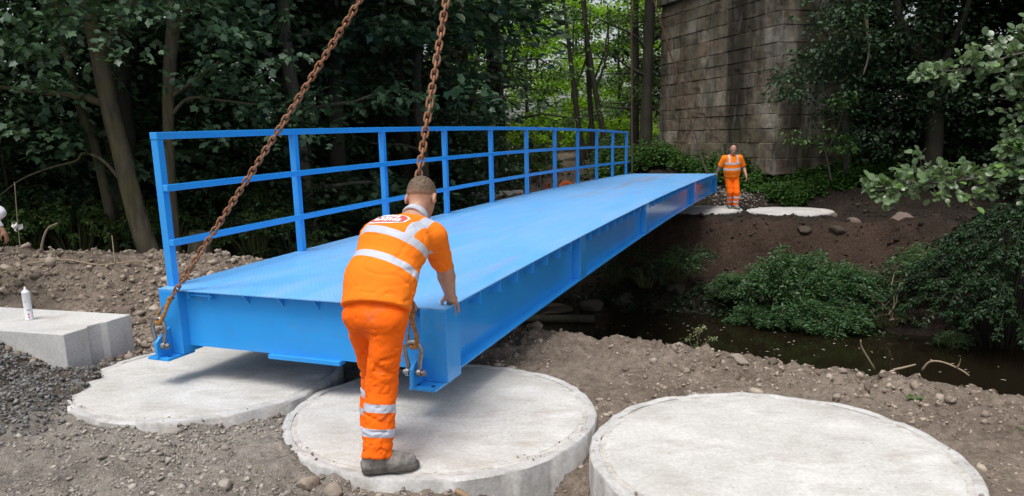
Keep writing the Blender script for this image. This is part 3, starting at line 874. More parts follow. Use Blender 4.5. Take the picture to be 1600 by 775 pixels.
# deck-edge brackets and the runner below the edge
brk_me = MB().box((-0.008, 0.002, -0.10), (0.008, 0.1045, 0.0)).mesh('bracket', M['blue'])
xs = [0.65 + 0.428 * k for k in range(43)]
for y_flip in (False, True):
    for x in xs:
        if any(abs(x - q - 0.118) < 0.14 for q in (3.61, 7.62, 13.75)): continue
        o = link('bracket', brk_me, bridge, (x, W if y_flip else 0.0, ZD - 0.0145 + camber(x)))
        if y_flip: o.scale = (1, -1, 1)
seg = [(0.236, 3.609), (3.847, 7.618), (7.858, 13.748), (13.988, L - 0.237)]
for a, b in seg: cam_mesh('edge_runner', [(a, b, 0.048, 0.060, ZD - 0.058, ZD - 0.044)], M['blue'], bridge)
# cross beams under the deck
for x in np.arange(1.9, L - 1, 1.9):
    cam_mesh('cross_beam', [(x, x + 0.1, 0.1172, W - 0.1172, ZD - 0.26, ZD - 0.0147)], M['blue'], bridge)
# parapet on the left side
PX = [0.13 + 1.803 * k for k in range(11)]
for x in PX:
    c = camber(x)
    MB().box((x - 0.034, W - 0.076, ZD + c + 0.0005), (x + 0.034, W - 0.006, ZD + c + 1.235)).build('parapet_post', M['blue'], bridge, bevel=0.004)
for z, h, d in ((1.236, 0.060, 0.076), (0.835, 0.056, 0.05), (0.375, 0.056, 0.05)):
    y1 = W - 0.005 if h > 0.058 else W - 0.0765
    y0 = y1 - d
    cam_mesh('parapet_rail', [(PX[0] - (0.039 if h > .058 else 0.033), PX[-1] + (0.06 if h > .058 else 0.11), y0, y1, ZD + z - h / 2 + (0.027 if h > .058 else 0), ZD + z + h / 2 + (0.027 if h > .058 else 0))], M['blue'], bridge, bevel=0.005)

BM = Matrix.Translation(BO) @ Matrix.Rotation(math.pi / 2 - YAW, 4, 'Z')
def bw(x, y, z): return BM @ Vector((x, y, z))

# ------------------------------------------------------------------ chains, hooks and shackles
def link_mesh(pitch=0.047, wire=0.0078, width=0.0235, n=7):
    h = pitch / 2; pts = []
    rr = width - wire * 0.6
    for k in range(7): a = math.pi * k / 6; pts.append((0, rr * math.cos(a), h - rr * 0.45 + rr * math.sin(a)))
    for k in range(7): a = math.pi + math.pi * k / 6; pts.append((0, rr * math.cos(a), -h + rr * 0.45 + rr * math.sin(a)))
    V, F = tube_np(pts, wire, n, closed=True)
    return MB().add(V, F).mesh('chain_link', M['rust'], True)
LINK = link_mesh()
def chain(label, lug, top, near=True, sag=0.05, via=(), ls=1.0):
    p0 = bw(*lug); top = Vector(top)
    t = thing('lifting_chain', label, 'chain', tuple(p0), 0, 'four chains the bridge hangs from')
    d = ((Vector(via[0]) if via else top) - p0).normalized()
    along = (bw(1, 0, 0) - bw(0, 0, 0)).normalized()
    # shackle frame: pin along the bridge's width, bow rising along the chain
    wax = (bw(0, 1, 0) - bw(0, 0, 0)).normalized()
    up = d - wax * d.dot(wax); up.normalize()
    if near: up = (up * 0.3 + Vector((0, 0, 1))).normalized()
    def fr(a, b, c=0): return (wax * a + up * b + up.cross(wax) * c) * 1.15
    bow = [(-0.040, 0.0), (-0.040, 0.035), (-0.050, 0.09), (-0.058, 0.13), (-0.050, 0.172), (-0.027, 0.196), (0, 0.203), (0.027, 0.196), (0.050, 0.172), (0.058, 0.13), (0.050, 0.09), (0.040, 0.035), (0.040, 0.0)]
    sh = MB().tube(spline([tuple(fr(*p)) for p in bow], 3), 0.017, 10).build('shackle', M['steel'], t, True)
    pn = MB().tube([tuple(fr(-0.085, 0)), tuple(fr(0.075, 0))], 0.016, 12)
    for a, r_, ln in ((-0.052, 0.031, 0.026), (0.030, 0.031, 0.026), (-0.080, 0.026, 0.016)):
        pn.tube([tuple(fr(a, 0)), tuple(fr(a + ln, 0))], r_, 12 if r_ > 0.03 else 6)
    pn.build('shackle_pin', M['steel'], sh, False, bevel=0.002)
    # hook through the bow
    hb = Vector(fr(0, 0.19)); side = d.cross(along).normalized() if near else d.cross(wax).normalized()
    side = along if near else along
    side = (side - d * side.dot(d)).normalized()
    ax2 = wax * 0.75 + along * 0.25; ax2 = (ax2 - d * ax2.dot(d)).normalized()
    hk = [(0.030, 0.055), (0.034, 0.025), (0.024, -0.008), (0.0, -0.022), (-0.024, -0.010), (-0.033, 0.025), (-0.026, 0.075), (-0.008, 0.125), (0.0, 0.165), (0.0, 0.19)]
    rad = [0.007, 0.012, 0.017, 0.020, 0.019, 0.017, 0.015, 0.017, 0.021, 0.019]
    pts = spline([tuple(hb + ax2 * a * 1.35 + d * b * 1.22) for a, b in hk], 3)
    rr = np.interp(np.linspace(0, 9, len(pts)), range(10), rad)
    hm = MB().tube(pts, rr, 10)
    hm.tube(spline([tuple(hb + ax2 * a * 1.3 + d * b * 1.2) for a, b in ((0.030, 0.06), (0.022, 0.10), (0.005, 0.14))], 3), 0.006, 6)
    hm.tube([tuple(hb + d * 0.225 - side * 0.034), tuple(hb + d * 0.225 + side * 0.034)], 0.012, 8)
    hm.build('hook', M['hook'], t, True)
    # links
    s0 = hb + d * 0.255; vec = (top - p0) - s0; ln = vec.length
    n = int(ln / 0.047)
    zq = Vector((0, 0, 1)); prev = None
    if near:
        raw = spline([tuple(s0)] + [tuple(Vector(q) - p0) for q in via] + [tuple(top - p0)], 40) if via else np.array([tuple(s0 + vec * f - Vector((0, 0, sag * 4 * f * (1 - f)))) for f in np.linspace(0, 1, 200)])
        arc = np.concatenate([[0], np.cumsum(np.linalg.norm(np.diff(raw, axis=0), axis=1))])
        n = int(arc[-1] / (0.047 * ls))
        for k in range(n):
            pos = Vector([np.interp((k + 0.5) * 0.047 * ls, arc, raw[:, j]) for j in range(3)])
            tg = (Vector([np.interp((k + 0.9) * 0.047 * ls, arc, raw[:, j]) for j in range(3)]) - Vector([np.interp((k + 0.1) * 0.047 * ls, arc, raw[:, j]) for j in range(3)])).normalized()
            q = tg.to_track_quat('Z', 'X')
            o = link('chain_link', LINK, t, pos)
            o.scale = (ls, ls, ls)
            o.rotation_mode = 'QUATERNION'
            o.rotation_quaternion = q @ Matrix.Rotation(math.pi / 2 * (k % 2) + 0.6 + 0.25 * math.sin(k * 1.9), 4, 'Z').to_quaternion()
    else:
        lv = np.array([v.co[:] for v in LINK.vertices])[:]; lf = [tuple(p.vertices) for p in LINK.polygons]
        VV = []; FF = []
        for k in range(n):
            f = (k + 0.5) / n
            pos = s0 + vec * f; q = vec.normalized().to_track_quat('Z', 'X') @ Matrix.Rotation(math.pi / 2 * (k % 2) + 0.6, 4, 'Z').to_quaternion()
            mt = np.array(q.to_matrix())
            b = len(VV) * len(lv)
            VV.append(lv @ mt.T + np.array(pos)); FF.append(np.array(lf) + b)
        o = link('links', mesh_np('links', np.concatenate(VV), np.concatenate(FF), M['rust'], True), t)
        tag(o, kind='stuff')
TOPN = (-0.214, 5.95, 4.318)
VIA = ((-0.715, 5.12, 1.14), (-0.653, 5.36, 1.767), (-0.439, 5.7, 3.014))
chain('rusty chain on the left near corner of the bridge', LUG[1], TOPN, sag=0.03, ls=1.06)
chain('rusty chain rising behind the head of the nearest man', LUG[0], TOPN, via=VIA, ls=1.14)
chain('thin dark chain slanting up beside the stone pier', LUG[2], (2.55, 16.2, 6.2), False)
chain('thin dark chain hanging straight down at the far end of the handrail', LUG[3], (2.55, 16.2, 6.2), False)
# ------------------------------------------------------------------ masonry piers of the old viaduct
def stone_meshes():
    out = []
    rgl = np.random.default_rng(8)
    for k in range(5):
        # unit block 1 x 1 x 1 (x along the wall, y depth, z up), front face at y = 0 looking to -y, pillowed
        V = []
        g = [0.0, 0.035, 0.5, 0.965, 1.0]
        for iz in range(5):
            for ix in range(5):
                e = min(ix, 4 - ix, iz, 4 - iz)
                dep = (0.09 if e == 0 else 0.0) + (rgl.uniform(-0.10, 0.14) if e > 0 else rgl.uniform(0, 0.10))
                V.append((g[ix] + rgl.normal(0, 0.007), dep, g[iz] + rgl.normal(0, 0.016)))
        F = [(iz*5+ix, iz*5+ix+1, (iz+1)*5+ix+1, (iz+1)*5+ix) for iz in range(4) for ix in range(4)]
        ring = [0,1,2,3,4,9,14,19,24,23,22,21,20,15,10,5]
        b = len(V)
        for i in ring: V.append((V[i][0], 1.0, V[i][2]))
        n = len(ring)
        F += [(ring[(k2+1) % n], ring[k2], b + k2, b + (k2+1) % n) for k2 in range(n)]
        out.append(MB().add(V, F).mesh('stone_block', M['stone']))
    return out
STONES = stone_meshes()
def pier(label, C, e1, e2, len1, len2, z0, ztop, zband, seed, lit):
    """C: nearest corner; e1, e2: unit vectors of the two visible faces; stones on face 1 (C->e1) and face 2 (C->e2)"""
    rgl = np.random.default_rng(seed)
    e1 = np.array(e1); e2 = np.array(e2)
    rz = math.atan2(e1[1], e1[0])
    t = thing('bridge_pier', label, 'pier', (C[0], C[1], 0), 0, 'stone piers of the old viaduct')
    mb = MB()
    q = [e1 * 0.06 + e2 * 0.06, e1 * (len1 - 0.06) + e2 * 0.06, e1 * (len1 - 0.06) + e2 * (len2 - 0.06), e1 * 0.06 + e2 * (len2 - 0.06)]
    mb.prism([tuple(p) for p in q], z0, ztop - 0.05)
    mb.build('mortar_core', M['mortar'], t)
    cnt = 0
    def face(o, ax, inward, ln, zs, out=0.0, quoin=0):
        nonlocal cnt
        ang = math.atan2(ax[1], ax[0])
        left = np.array([-ax[1], ax[0]])
        flip = left @ inward < 0
        for row, (za, zb) in enumerate(zs):
            x = -out if True else 0
            first = True
            while x < ln + out - 0.02:
                wd = rgl.uniform(0.65, 1.35)
                if first: wd = 0.45 + 0.42 * ((row + quoin) % 2); first = False
                wd = min(wd, ln + out - x)
                if ln + out - x - wd < 0.35: wd = ln + out - x
                o2 = link('stone_block', STONES[rgl.integers(0, 5)], t)
                p = o + ax * (x + 0.004) - inward * (out + rgl.uniform(0, 0.014))
                o2.rotation_euler = (0, 0, ang)
                if flip:
                    # mirror so that the front face looks outwards
                    o2.location = (p[0], p[1], za + 0.004)
                    o2.scale = (wd - 0.008, -0.16, zb - za - 0.008)
                else:
                    o2.location = (p[0], p[1], za + 0.004)
                    o2.scale = (wd - 0.008, 0.16, zb - za - 0.008)
                cnt += 1; x += wd
    def rows(a, b, h):
        n = max(1, round((b - a) / h)); z = np.linspace(a, b, n + 1) + np.concatenate([[0], rgl.normal(0, 0.04, n - 1), [0]]) if n > 1 else np.array([a, b])
        return list(zip(z[:-1], z[1:]))
    zero = np.zeros(2)
    face(zero, e1, e2, len1, rows(z0, z0 + 1.0, 0.5), 0.14, 0)
    face(zero, e2, e1, len2, rows(z0, z0 + 1.0, 0.5), 0.14, 1)
    face(zero, e1, e2, len1, rows(z0 + 1.0, zband, 0.43), 0.0, 0)
    face(zero, e2, e1, len2, rows(z0 + 1.0, zband, 0.43), 0.0, 1)
    # string course, then the shaft above it
    mb = MB(); o_ = 0.16
    q = [e1 * -o_ + e2 * -o_, e1 * (len1 + o_) + e2 * -o_, e1 * (len1 + o_) + e2 * (len2 + o_), e1 * -o_ + e2 * (len2 + o_)]
    mb.prism([tuple(p) for p in q], zband, zband + 0.34)
    mb.build('string_course', M['stone'], t, bevel=0.03)
    face(zero, e1, e2, len1, rows(zband + 0.345, ztop, 0.45), -0.0, 0)
    face(zero, e2, e1, len2, rows(zband + 0.345, ztop, 0.45), -0.0, 1)
    return cnt
E1, E2 = (-0.290, 0.957), (0.957, 0.290)
pier('tall weathered stone viaduct pier standing behind the walking man', (8.50, 24.0), E1, E2, 7.8, 3.2, 0.7, 9.4, 7.05, 1, True)
pier('shaded stone viaduct pier half hidden by leaves behind the two near chains', (-6.55, 26.0), (0.99, 0.14), (-0.14, 0.99), 3.2, 6.0, -0.2, 10.6, 9.6, 2, False)

# ------------------------------------------------------------------ labels of the many alike trees: by place, then by distance
A = lambda *p: np.array(p, float)
REG = {}
PLACES = [(-9e9, 'beyond the left edge of the picture'), (0, 'at the left edge of the wood'), (110, 'around the mossy leaning trunk'), (250, 'behind the first bay of the handrail'),
          (455, 'behind the second bay of the handrail'), (590, 'behind the chain above the nearest man'), (700, 'behind the middle of the handrail'), (850, 'in line with the woodland path'),
          (990, 'beside or behind the tall stone pier'), (1215, 'just right of the tall stone pier'), (1400, 'in the wood above the ivy mound'), (1600, 'beyond the right edge of the picture')]
ORD = ['nearest', 'second nearest', 'third nearest', 'fourth nearest', 'fifth nearest', 'sixth nearest', 'seventh nearest', 'eighth nearest', 'ninth nearest', 'tenth nearest', 'eleventh nearest', 'twelfth nearest', 'thirteenth nearest', 'fourteenth nearest', 'fifteenth nearest']
def later(o, prefix, x, y):
    px = 800 + 1156 * x / max(y, 0.5)
    ph = [p for a, p in PLACES if px >= a][-1]
    REG.setdefault((prefix, ph), []).append((math.hypot(x, y), o))
def finish_labels():
    for (prefix, ph), L_ in REG.items():
        L_.sort(key=lambda q: q[0])
        for k, (_, o) in enumerate(L_):
            o['label'] = (ORD[k] + ' ' if len(L_) > 1 else '') + prefix + ' ' + ph
# ------------------------------------------------------------------ leaves
OVAL = (np.array([(0,0,0),(0.30,0.27,0.06),(0.68,0.25,0.04),(1,0,-0.10),(0.68,-0.25,0.04),(0.30,-0.27,0.06)]), [np.array([(0,3,2,1),(0,5,4,3)])])
SLIM = (np.array([(0,0,0),(0.38,0.17,0.04),(1,0,-0.12),(0.38,-0.17,0.04)]), [np.array([(0,2,1),(0,3,2)])])
MAPLE = (np.array([(0.05,0,0),(-0.02,0.33,0.0),(0.24,0.31,0.04),(0.52,0.47,-0.04),(0.66,0.25,0.04),(1,0,-0.12),
                   (-0.02,-0.33,0.0),(0.24,-0.31,0.04),(0.52,-0.47,-0.04),(0.66,-0.25,0.04)]),
         [np.array([(0,5,4,3,2,1),(0,6,7,8,9,5)])])
def leaves_np(P, D, N, size, tpl):
    """P positions, D leaf directions, N leaf normals (unit-ish), size (n,)"""
    tv, tf = tpl
    D = D / (np.linalg.norm(D, axis=1)[:, None] + 1e-9)
    N = N - D * np.sum(N * D, 1)[:, None]; N = N / (np.linalg.norm(N, axis=1)[:, None] + 1e-9)
    Sd = np.cross(N, D)
    V = P[:, None] + size[:, None, None] * (tv[None, :, 0, None] * D[:, None] + tv[None, :, 1, None] * Sd[:, None] + tv[None, :, 2, None] * N[:, None])
    n = len(P)
    F = [(np.arange(n)[:, None, None] * len(tv) + f[None]).reshape(-1, f.shape[1]) for f in tf]
    return V.reshape(-1, 3), F
def cat(parts):
    V = []; FF = {}; b = 0
    for v, fs in parts:
        V.append(v)
        for f in fs: FF.setdefault(f.shape[1], []).append(f + b)
        b += len(v)
    return np.concatenate(V), [np.concatenate(x) for x in FF.values()]
def spray(rgl, c, rad, n, size, tpl, thick=0.16, updir=(0, 0, 1), tilt=0.45, out=None, droop=0.35):
    """a flat layered spray of leaves round the point c"""
    a = rgl.uniform(0, 6.283, n); r = rad * np.sqrt(rgl.uniform(0, 1, n))
    x, y = r * np.cos(a), r * np.sin(a)
    z = rgl.normal(0, thick * rad, n) - droop * rad * (r / rad) ** 2
    P = np.stack([x, y, z], 1) + np.asarray(c)
    D = np.stack([np.cos(a), np.sin(a), np.full(n, -0.35)], 1) + rgl.normal(0, 0.45, (n, 3))
    if out is not None: D = D + np.asarray(out) * 0.5
    N = np.asarray(updir) + rgl.normal(0, tilt, (n, 3))
    return leaves_np(P, D, N, size * rgl.uniform(0.6, 1.2, n), tpl)

def tree_meshes(seed, h, r0, crown, nl, leaf, tpl, lsize, per, bark, low=0.25, lean=(0, 0), flat=0.18, limb=None, rad=(0.5, 0.95)):
    """trunk mesh (trunk + limbs) and crown mesh of a tree standing at the origin"""
    rgl = np.random.default_rng(seed)
    hs = np.linspace(0, 1, 9)
    wob = np.cumsum(rgl.normal(0, 0.035 * h / 8, (9, 2)), 0); wob -= wob[0]
    pts = np.stack([lean[0] * hs ** 1.4 * h + wob[:, 0], lean[1] * hs ** 1.4 * h + wob[:, 1], hs * h], 1)
    pts = spline(pts, 3); tt = np.linspace(0, 1, len(pts))
    rad_t = r0 * ((1 - tt) ** 0.8 * 0.9 + 0.1) * (1 + 0.7 * np.exp(-tt * h / 0.35))
    pts[0][2] = -0.4
    tubes = [tube_np(pts, rad_t, 10, noise=0.07, seed=seed)]
    leafs = []
    for k in range(nl):
        t = low + (1 - low) * (k + rgl.uniform(0, 1)) / nl
        i = min(int(t * (len(pts) - 1)), len(pts) - 2); p0 = pts[i]
        a = k * 2.4 + rgl.uniform(-0.5, 0.5)
        ln = crown * (limb(t) if limb else (1.15 - 0.75 * max(0, (t - 0.35)) / 0.65)) * rgl.uniform(0.7, 1.1)
        up = rgl.uniform(0.05, 0.55) * (0.4 + t)
        d = np.array([math.cos(a), math.sin(a), up])
        q = [p0]
        for j in range(1, 5):
            f = j / 4
            q.append(p0 + d * ln * f + np.array([0, 0, -0.22 * ln * f * f]) + rgl.normal(0, 0.05 * ln, 3) * f)
        q = spline(q, 2)
        r1 = max(0.012, rad_t[i] * 0.38)
        tubes.append(tube_np(q, np.linspace(r1, 0.008, len(q)), 5, noise=0.06, seed=seed + k))
        for j, f in enumerate((0.35, 0.55, 0.75, 0.9, 1.0)):
            c = q[min(len(q) - 1, int(f * (len(q) - 1)))] + rgl.normal(0, 0.12 * ln, 3) * np.array([1, 1, 0.5])
            rr = rgl.uniform(*rad) * (1.1 - 0.3 * f)
            leafs.append(spray(rgl, c, rr, int(per * rr * rr * 1.6), lsize, tpl, flat, out=d))
    V, F = cat([(v, [np.array([f for f in fs if len(f) == 4])]) for v, fs in tubes])
    tm = mesh_np('trunk', V, F, bark, True)
    V, F = cat(leafs)
    cm = mesh_np('crown', V, F, leaf)
    return tm, cm
def put_tree(name, meshes, label, cat_, x, y, rz, s, group=None, dz=-0.05, sz=None):
    t = thing(name, label, cat_, (x, y, hz0(x, y) + dz), rz, group)
    if group: later(t, label, x, y)
    for nm, me in zip(('trunk', 'crown'), meshes):
        o = link(nm, me, t); o.scale = (s, s, sz or s)
        if nm == 'crown': o['kind'] = 'stuff'
    return t

def bush_meshes(seed, r, h, n_stem, leaf, tpl, lsize, per, stem, arch=0.5, comp=False):
    """arching stems from the root with leaves along them"""
    rgl = np.random.default_rng(seed)
    tubes = []; leafs = []
    for k in range(n_stem):
        a = rgl.uniform(0, 6.283); rr = r * math.sqrt(rgl.uniform(0.02, 1)); hh = h * (1 - 0.55 * (rr / r) ** 2) * rgl.uniform(0.65, 1.1)
        p0 = np.array([0.25 * rr * math.cos(a), 0.25 * rr * math.sin(a), -0.1])
        p1 = np.array([0.6 * rr * math.cos(a), 0.6 * rr * math.sin(a), hh * 0.8])
        p2 = np.array([rr * math.cos(a), rr * math.sin(a), hh * (1 - arch * 0.25)]) + rgl.normal(0, 0.05, 3)
        p3 = p2 + np.array([math.cos(a), math.sin(a), -arch]) * 0.28 * r * rgl.uniform(0.4, 1.2)
        q = spline([p0, p1, p2, p3], 4)
        tubes.append(tube_np(q, np.linspace(0.009, 0.003, len(q)) * (1 + 0.3 * h), 4))
        m = per
        f = rgl.uniform(0.25, 1, m) ** 0.8 * (len(q) - 1.001); i = f.astype(int); fr = (f - i)[:, None]
        P = q[i] * (1 - fr) + q[i + 1] * fr
        T = q[i + 1] - q[i]; T = T / np.linalg.norm(T, axis=1)[:, None]
        side = rgl.normal(0, 1, (m, 3)); side -= T * np.sum(side * T, 1)[:, None]; side /= np.linalg.norm(side, axis=1)[:, None]
        side[:, 2] = side[:, 2] * 0.4
        if comp:       # pinnate leaves: a short row of leaflets on each leaf stalk
            PP = []; DD = []; NN = []
            for j in range(4):
                for sg in (-1, 1):
                    b = P + side * lsize * (0.7 + 0.62 * j)
                    b[:, 2] -= 0.10 * lsize * j * j
                    cr = np.cross(side, np.array([0, 0, 1.0])) * sg
                    PP.append(b); DD.append(cr + side * 0.7 + rgl.normal(0, 0.15, (m, 3))); NN.append(np.array([0, 0, 1.0]) + rgl.normal(0, 0.35, (m, 3)))
            P, D, N = np.concatenate(PP), np.concatenate(DD), np.concatenate(NN)
        else:
            P = P + side * rgl.uniform(0, 0.06, (m, 1))
            D = side + T * 0.5 + np.array([0, 0, -0.25]); N = np.array([0, 0, 1.0]) + side * 0.4 + rgl.normal(0, 0.4, (m, 3))
        leafs.append(leaves_np(P, D, N, lsize * rgl.uniform(0.6, 1.15, len(P)), tpl))
    V, F = cat([(v, [np.array([f for f in fs if len(f) == 4])]) for v, fs in tubes])
    sm = mesh_np('stems', V, F, stem, True)
    V, F = cat(leafs)
    return sm, mesh_np('leaves', V, F, leaf)
def put_bush(name, meshes, label, cat_, x, y, rz=0, s=1.0, group=None, z=None, sz=None):
    t = thing(name, label, cat_, (x, y, hz0(x, y) if z is None else z), rz, group)
    if group and group != 'bushes on the far bank': later(t, label, x, y)
    for nm, me in zip(('stems', 'leaves'), meshes):
        o = link(nm, me, t); o.scale = (s, s, sz or s)
        if nm == 'leaves': o['kind'] = 'stuff'
    return t

# prototypes
SYC = [tree_meshes(101 + k, 13, 0.22, 3.1, 17, M['leaf_syc'], MAPLE, 0.20, 75, M['bark_grey'], low=0.16) for k in range(2)]
ASH = [tree_meshes(111 + k, 14, 0.24, 3.4, 20, M['leaf_mid'], OVAL, 0.17, 95, M['bark_dark'], low=0.14) for k in range(2)]
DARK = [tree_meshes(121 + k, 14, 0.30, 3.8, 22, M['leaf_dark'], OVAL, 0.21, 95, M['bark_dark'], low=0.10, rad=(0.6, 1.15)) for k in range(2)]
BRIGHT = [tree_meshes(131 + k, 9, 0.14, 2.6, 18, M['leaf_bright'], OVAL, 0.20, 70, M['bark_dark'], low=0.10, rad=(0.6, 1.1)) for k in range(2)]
UNDER = [tree_meshes(141 + k, 4.2, 0.06, 1.7, 16, M['leaf_syc'], MAPLE, 0.16, 105, M['bark_grey'], low=0.10, rad=(0.35, 0.7)) for k in range(2)]
UNDERD = [tree_meshes(151, 4.5, 0.07, 1.9, 18, M['leaf_dark'], OVAL, 0.15, 130, M['bark_dark'], low=0.08, rad=(0.4, 0.75))]

# trees of the left wood drawn one by one --------------------------------------
def custom_tree(label, path, radii, bark, limbs, sprays, leaf, tpl, lsize, seed, name='tree', noise=0.06):
    rgl = np.random.default_rng(seed)
    b = np.array([path[0][0], path[0][1], 0.0])
    t = thing(name, label, 'tree', tuple(b))
    P = spline(np.array(path) - b, 5)
    V, F = tube_np(P, np.interp(np.linspace(0, 1, len(P)), np.linspace(0, 1, len(radii)), radii), 14, noise=noise, seed=seed)
    tr = link('trunk', mesh_np('trunk', V, [np.array([f for f in F if len(f) == 4])], bark, True), t)
    for lp, r0, r1 in limbs:
        Q = spline(np.array(lp) - b, 5)
        V, F = tube_np(Q, np.linspace(r0, r1, len(Q)), 8, noise=noise, seed=seed + 1)
        link('branch', mesh_np('branch', V, [np.array([f for f in F if len(f) == 4])], bark, True), t)
    parts = []
    for c, rr, n in sprays:
        parts.append(spray(rgl, np.array(c) - b, rr, n, lsize, tpl, 0.17))
    if parts:
        V, F = cat(parts)
        tag(link('crown', mesh_np('crown', V, F, leaf), t), kind='stuff')
    return t
rg = np.random.default_rng(77)
def cloud(x0, x1, y0, y1, z0, z1, n, r=(0.4, 0.8), per=150):
    out = []
    for _ in range(n):
        rr = rg.uniform(*r)
        out.append(((rg.uniform(x0, x1), rg.uniform(y0, y1), rg.uniform(z0, z1)), rr, int(1.45 * per * rr * rr)))
    return out
custom_tree('mossy leaning tree trunk with a level branch, left of the blue handrail',
    [(-5.62, 11.6, -0.2), (-5.70, 11.6, 0.30), (-5.84, 11.6, 0.95), (-5.97, 11.6, 1.99), (-6.07, 11.6, 2.75), (-6.13, 11.6, 3.59), (-6.15, 11.6, 4.3), (-6.0, 11.7, 6.5), (-5.8, 11.8, 9.0)],
    [0.21, 0.165, 0.148, 0.136, 0.128, 0.118, 0.11, 0.09, 0.05], M['bark'],
    [([(-6.08, 11.6, 2.62), (-6.50, 11.55, 2.76), (-7.2, 11.5, 2.85), (-8.2, 11.3, 3.0)], 0.062, 0.025),
     ([(-5.95, 11.55, 1.42), (-6.21, 11.5, 1.80), (-6.49, 11.5, 1.91), (-6.62, 11.5, 1.80), (-7.01, 11.45, 1.70), (-7.43, 11.4, 1.54), (-7.8, 11.4, 1.30)], 0.026, 0.008),
     ([(-6.13, 11.6, 3.3), (-5.3, 11.0, 3.9), (-4.4, 10.6, 4.3), (-3.6, 10.3, 4.4)], 0.05, 0.015),
     ([(-6.13, 11.6, 3.8), (-7.0, 10.9, 4.3), (-8.0, 10.4, 4.4)], 0.05, 0.015)],
    cloud(-8.6, -3.6, 10.4, 11.5, 3.25, 4.6, 40, (0.35, 0.7), 120) + cloud(-8.4, -6.3, 10.5, 11.4, 2.0, 3.3, 14, (0.3, 0.5), 130) + cloud(-8.5, -6.6, 11.0, 12.5, 2.1, 3.5, 12, (0.3, 0.6), 120) + cloud(-8.5, -3.0, 10, 13.5, 6.0, 9.5, 34, (0.7, 1.2), 70),
    M['leaf_syc'], MAPLE, 0.125, 5)
custom_tree('dark upright ivy trunk just behind the mossy leaning trunk',
    [(-6.85, 13.0, -0.2), (-6.74, 13.0, 1.2), (-6.60, 13.0, 3.36), (-6.42, 13.0, 4.4), (-6.4, 13, 8.5)], [0.26, 0.21, 0.20, 0.19, 0.1], M['bark_dark'], [],
    cloud(-8, -5, 12, 14.5, 5.6, 9.5, 24, (0.8, 1.3), 60) + cloud(-7.0, -4.6, 12.3, 13.6, 3.3, 5.0, 14, (0.35, 0.7), 120), M['leaf_syc'], MAPLE, 0.13, 6, noise=0.12)
custom_tree('slim bent trunk left of the mossy leaning trunk at its foot',
    [(-6.76, 12.5, -0.2), (-6.74, 12.5, 0.8), (-6.83, 12.5, 1.84), (-7.0, 12.5, 2.6), (-7.3, 12.6, 4.5)], [0.10, 0.085, 0.075, 0.065, 0.03], M['bark'], [],
    cloud(-8.2, -6.6, 12.2, 13.2, 2.6, 4.5, 10, (0.3, 0.6), 120), M['leaf_syc'], MAPLE, 0.14, 7)
custom_tree('slender pale trunk seen through the left end of the blue handrail',
    [(-5.50, 12.0, -0.2), (-5.46, 12.0, 0.6), (-5.44, 12.0, 1.3), (-5.37, 12.0, 2.3), (-5.24, 12.0, 3.24), (-5.09, 12.0, 4.2), (-5.0, 12.1, 7.5)],
    [0.11, 0.082, 0.076, 0.084, 0.10, 0.095, 0.05], M['bark'],
    [([(-5.30, 12.0, 2.75), (-4.9, 11.9, 2.95), (-4.4, 11.8, 3.25)], 0.04, 0.015), ([(-5.33, 12.0, 2.45), (-4.95, 11.9, 2.72), (-4.35, 11.8, 2.66), (-3.9, 11.8, 2.60)], 0.032, 0.01),
     ([(-5.2, 12.0, 3.6), (-4.6, 11.6, 4.05), (-3.9, 11.3, 4.15), (-3.2, 11.2, 4.3)], 0.05, 0.015)],
    cloud(-5.6, -2.6, 11.4, 12.8, 3.7, 4.9, 16, (0.3, 0.6), 120) + cloud(-5.0, -3.0, 11.4, 13.2, 2.1, 3.4, 24, (0.3, 0.55), 130) + cloud(-6, -2.5, 11, 14, 5.4, 8, 22, (0.7, 1.1), 70),
    M['leaf_syc'], MAPLE, 0.125, 8)
custom_tree('thick tree stump behind the left end of the blue handrail',
    [(-5.12, 12.0, -0.3), (-5.10, 12.0, 0.2), (-5.04, 12.0, 0.62)], [0.27, 0.20, 0.17], M['bark'], [], [], None, None, 0, 9, name='tree_stump')
custom_tree('pale tree trunk rising between the left chain and the shaded pier',
    [(-5.05, 18.0, -0.6), (-5.0, 18.0, 1.2), (-4.92, 18.0, 3.0), (-4.75, 18, 5.0), (-4.6, 18, 9)], [0.30, 0.25, 0.24, 0.22, 0.12], M['bark_grey'], [],
    cloud(-7.5, -2.5, 16.8, 19.0, 3.6, 6.2, 24, (0.5, 0.9), 80) + cloud(-7, -2, 16, 20, 6.5, 9.5, 20, (0.9, 1.4), 50), M['leaf_syc'], MAPLE, 0.18, 10)

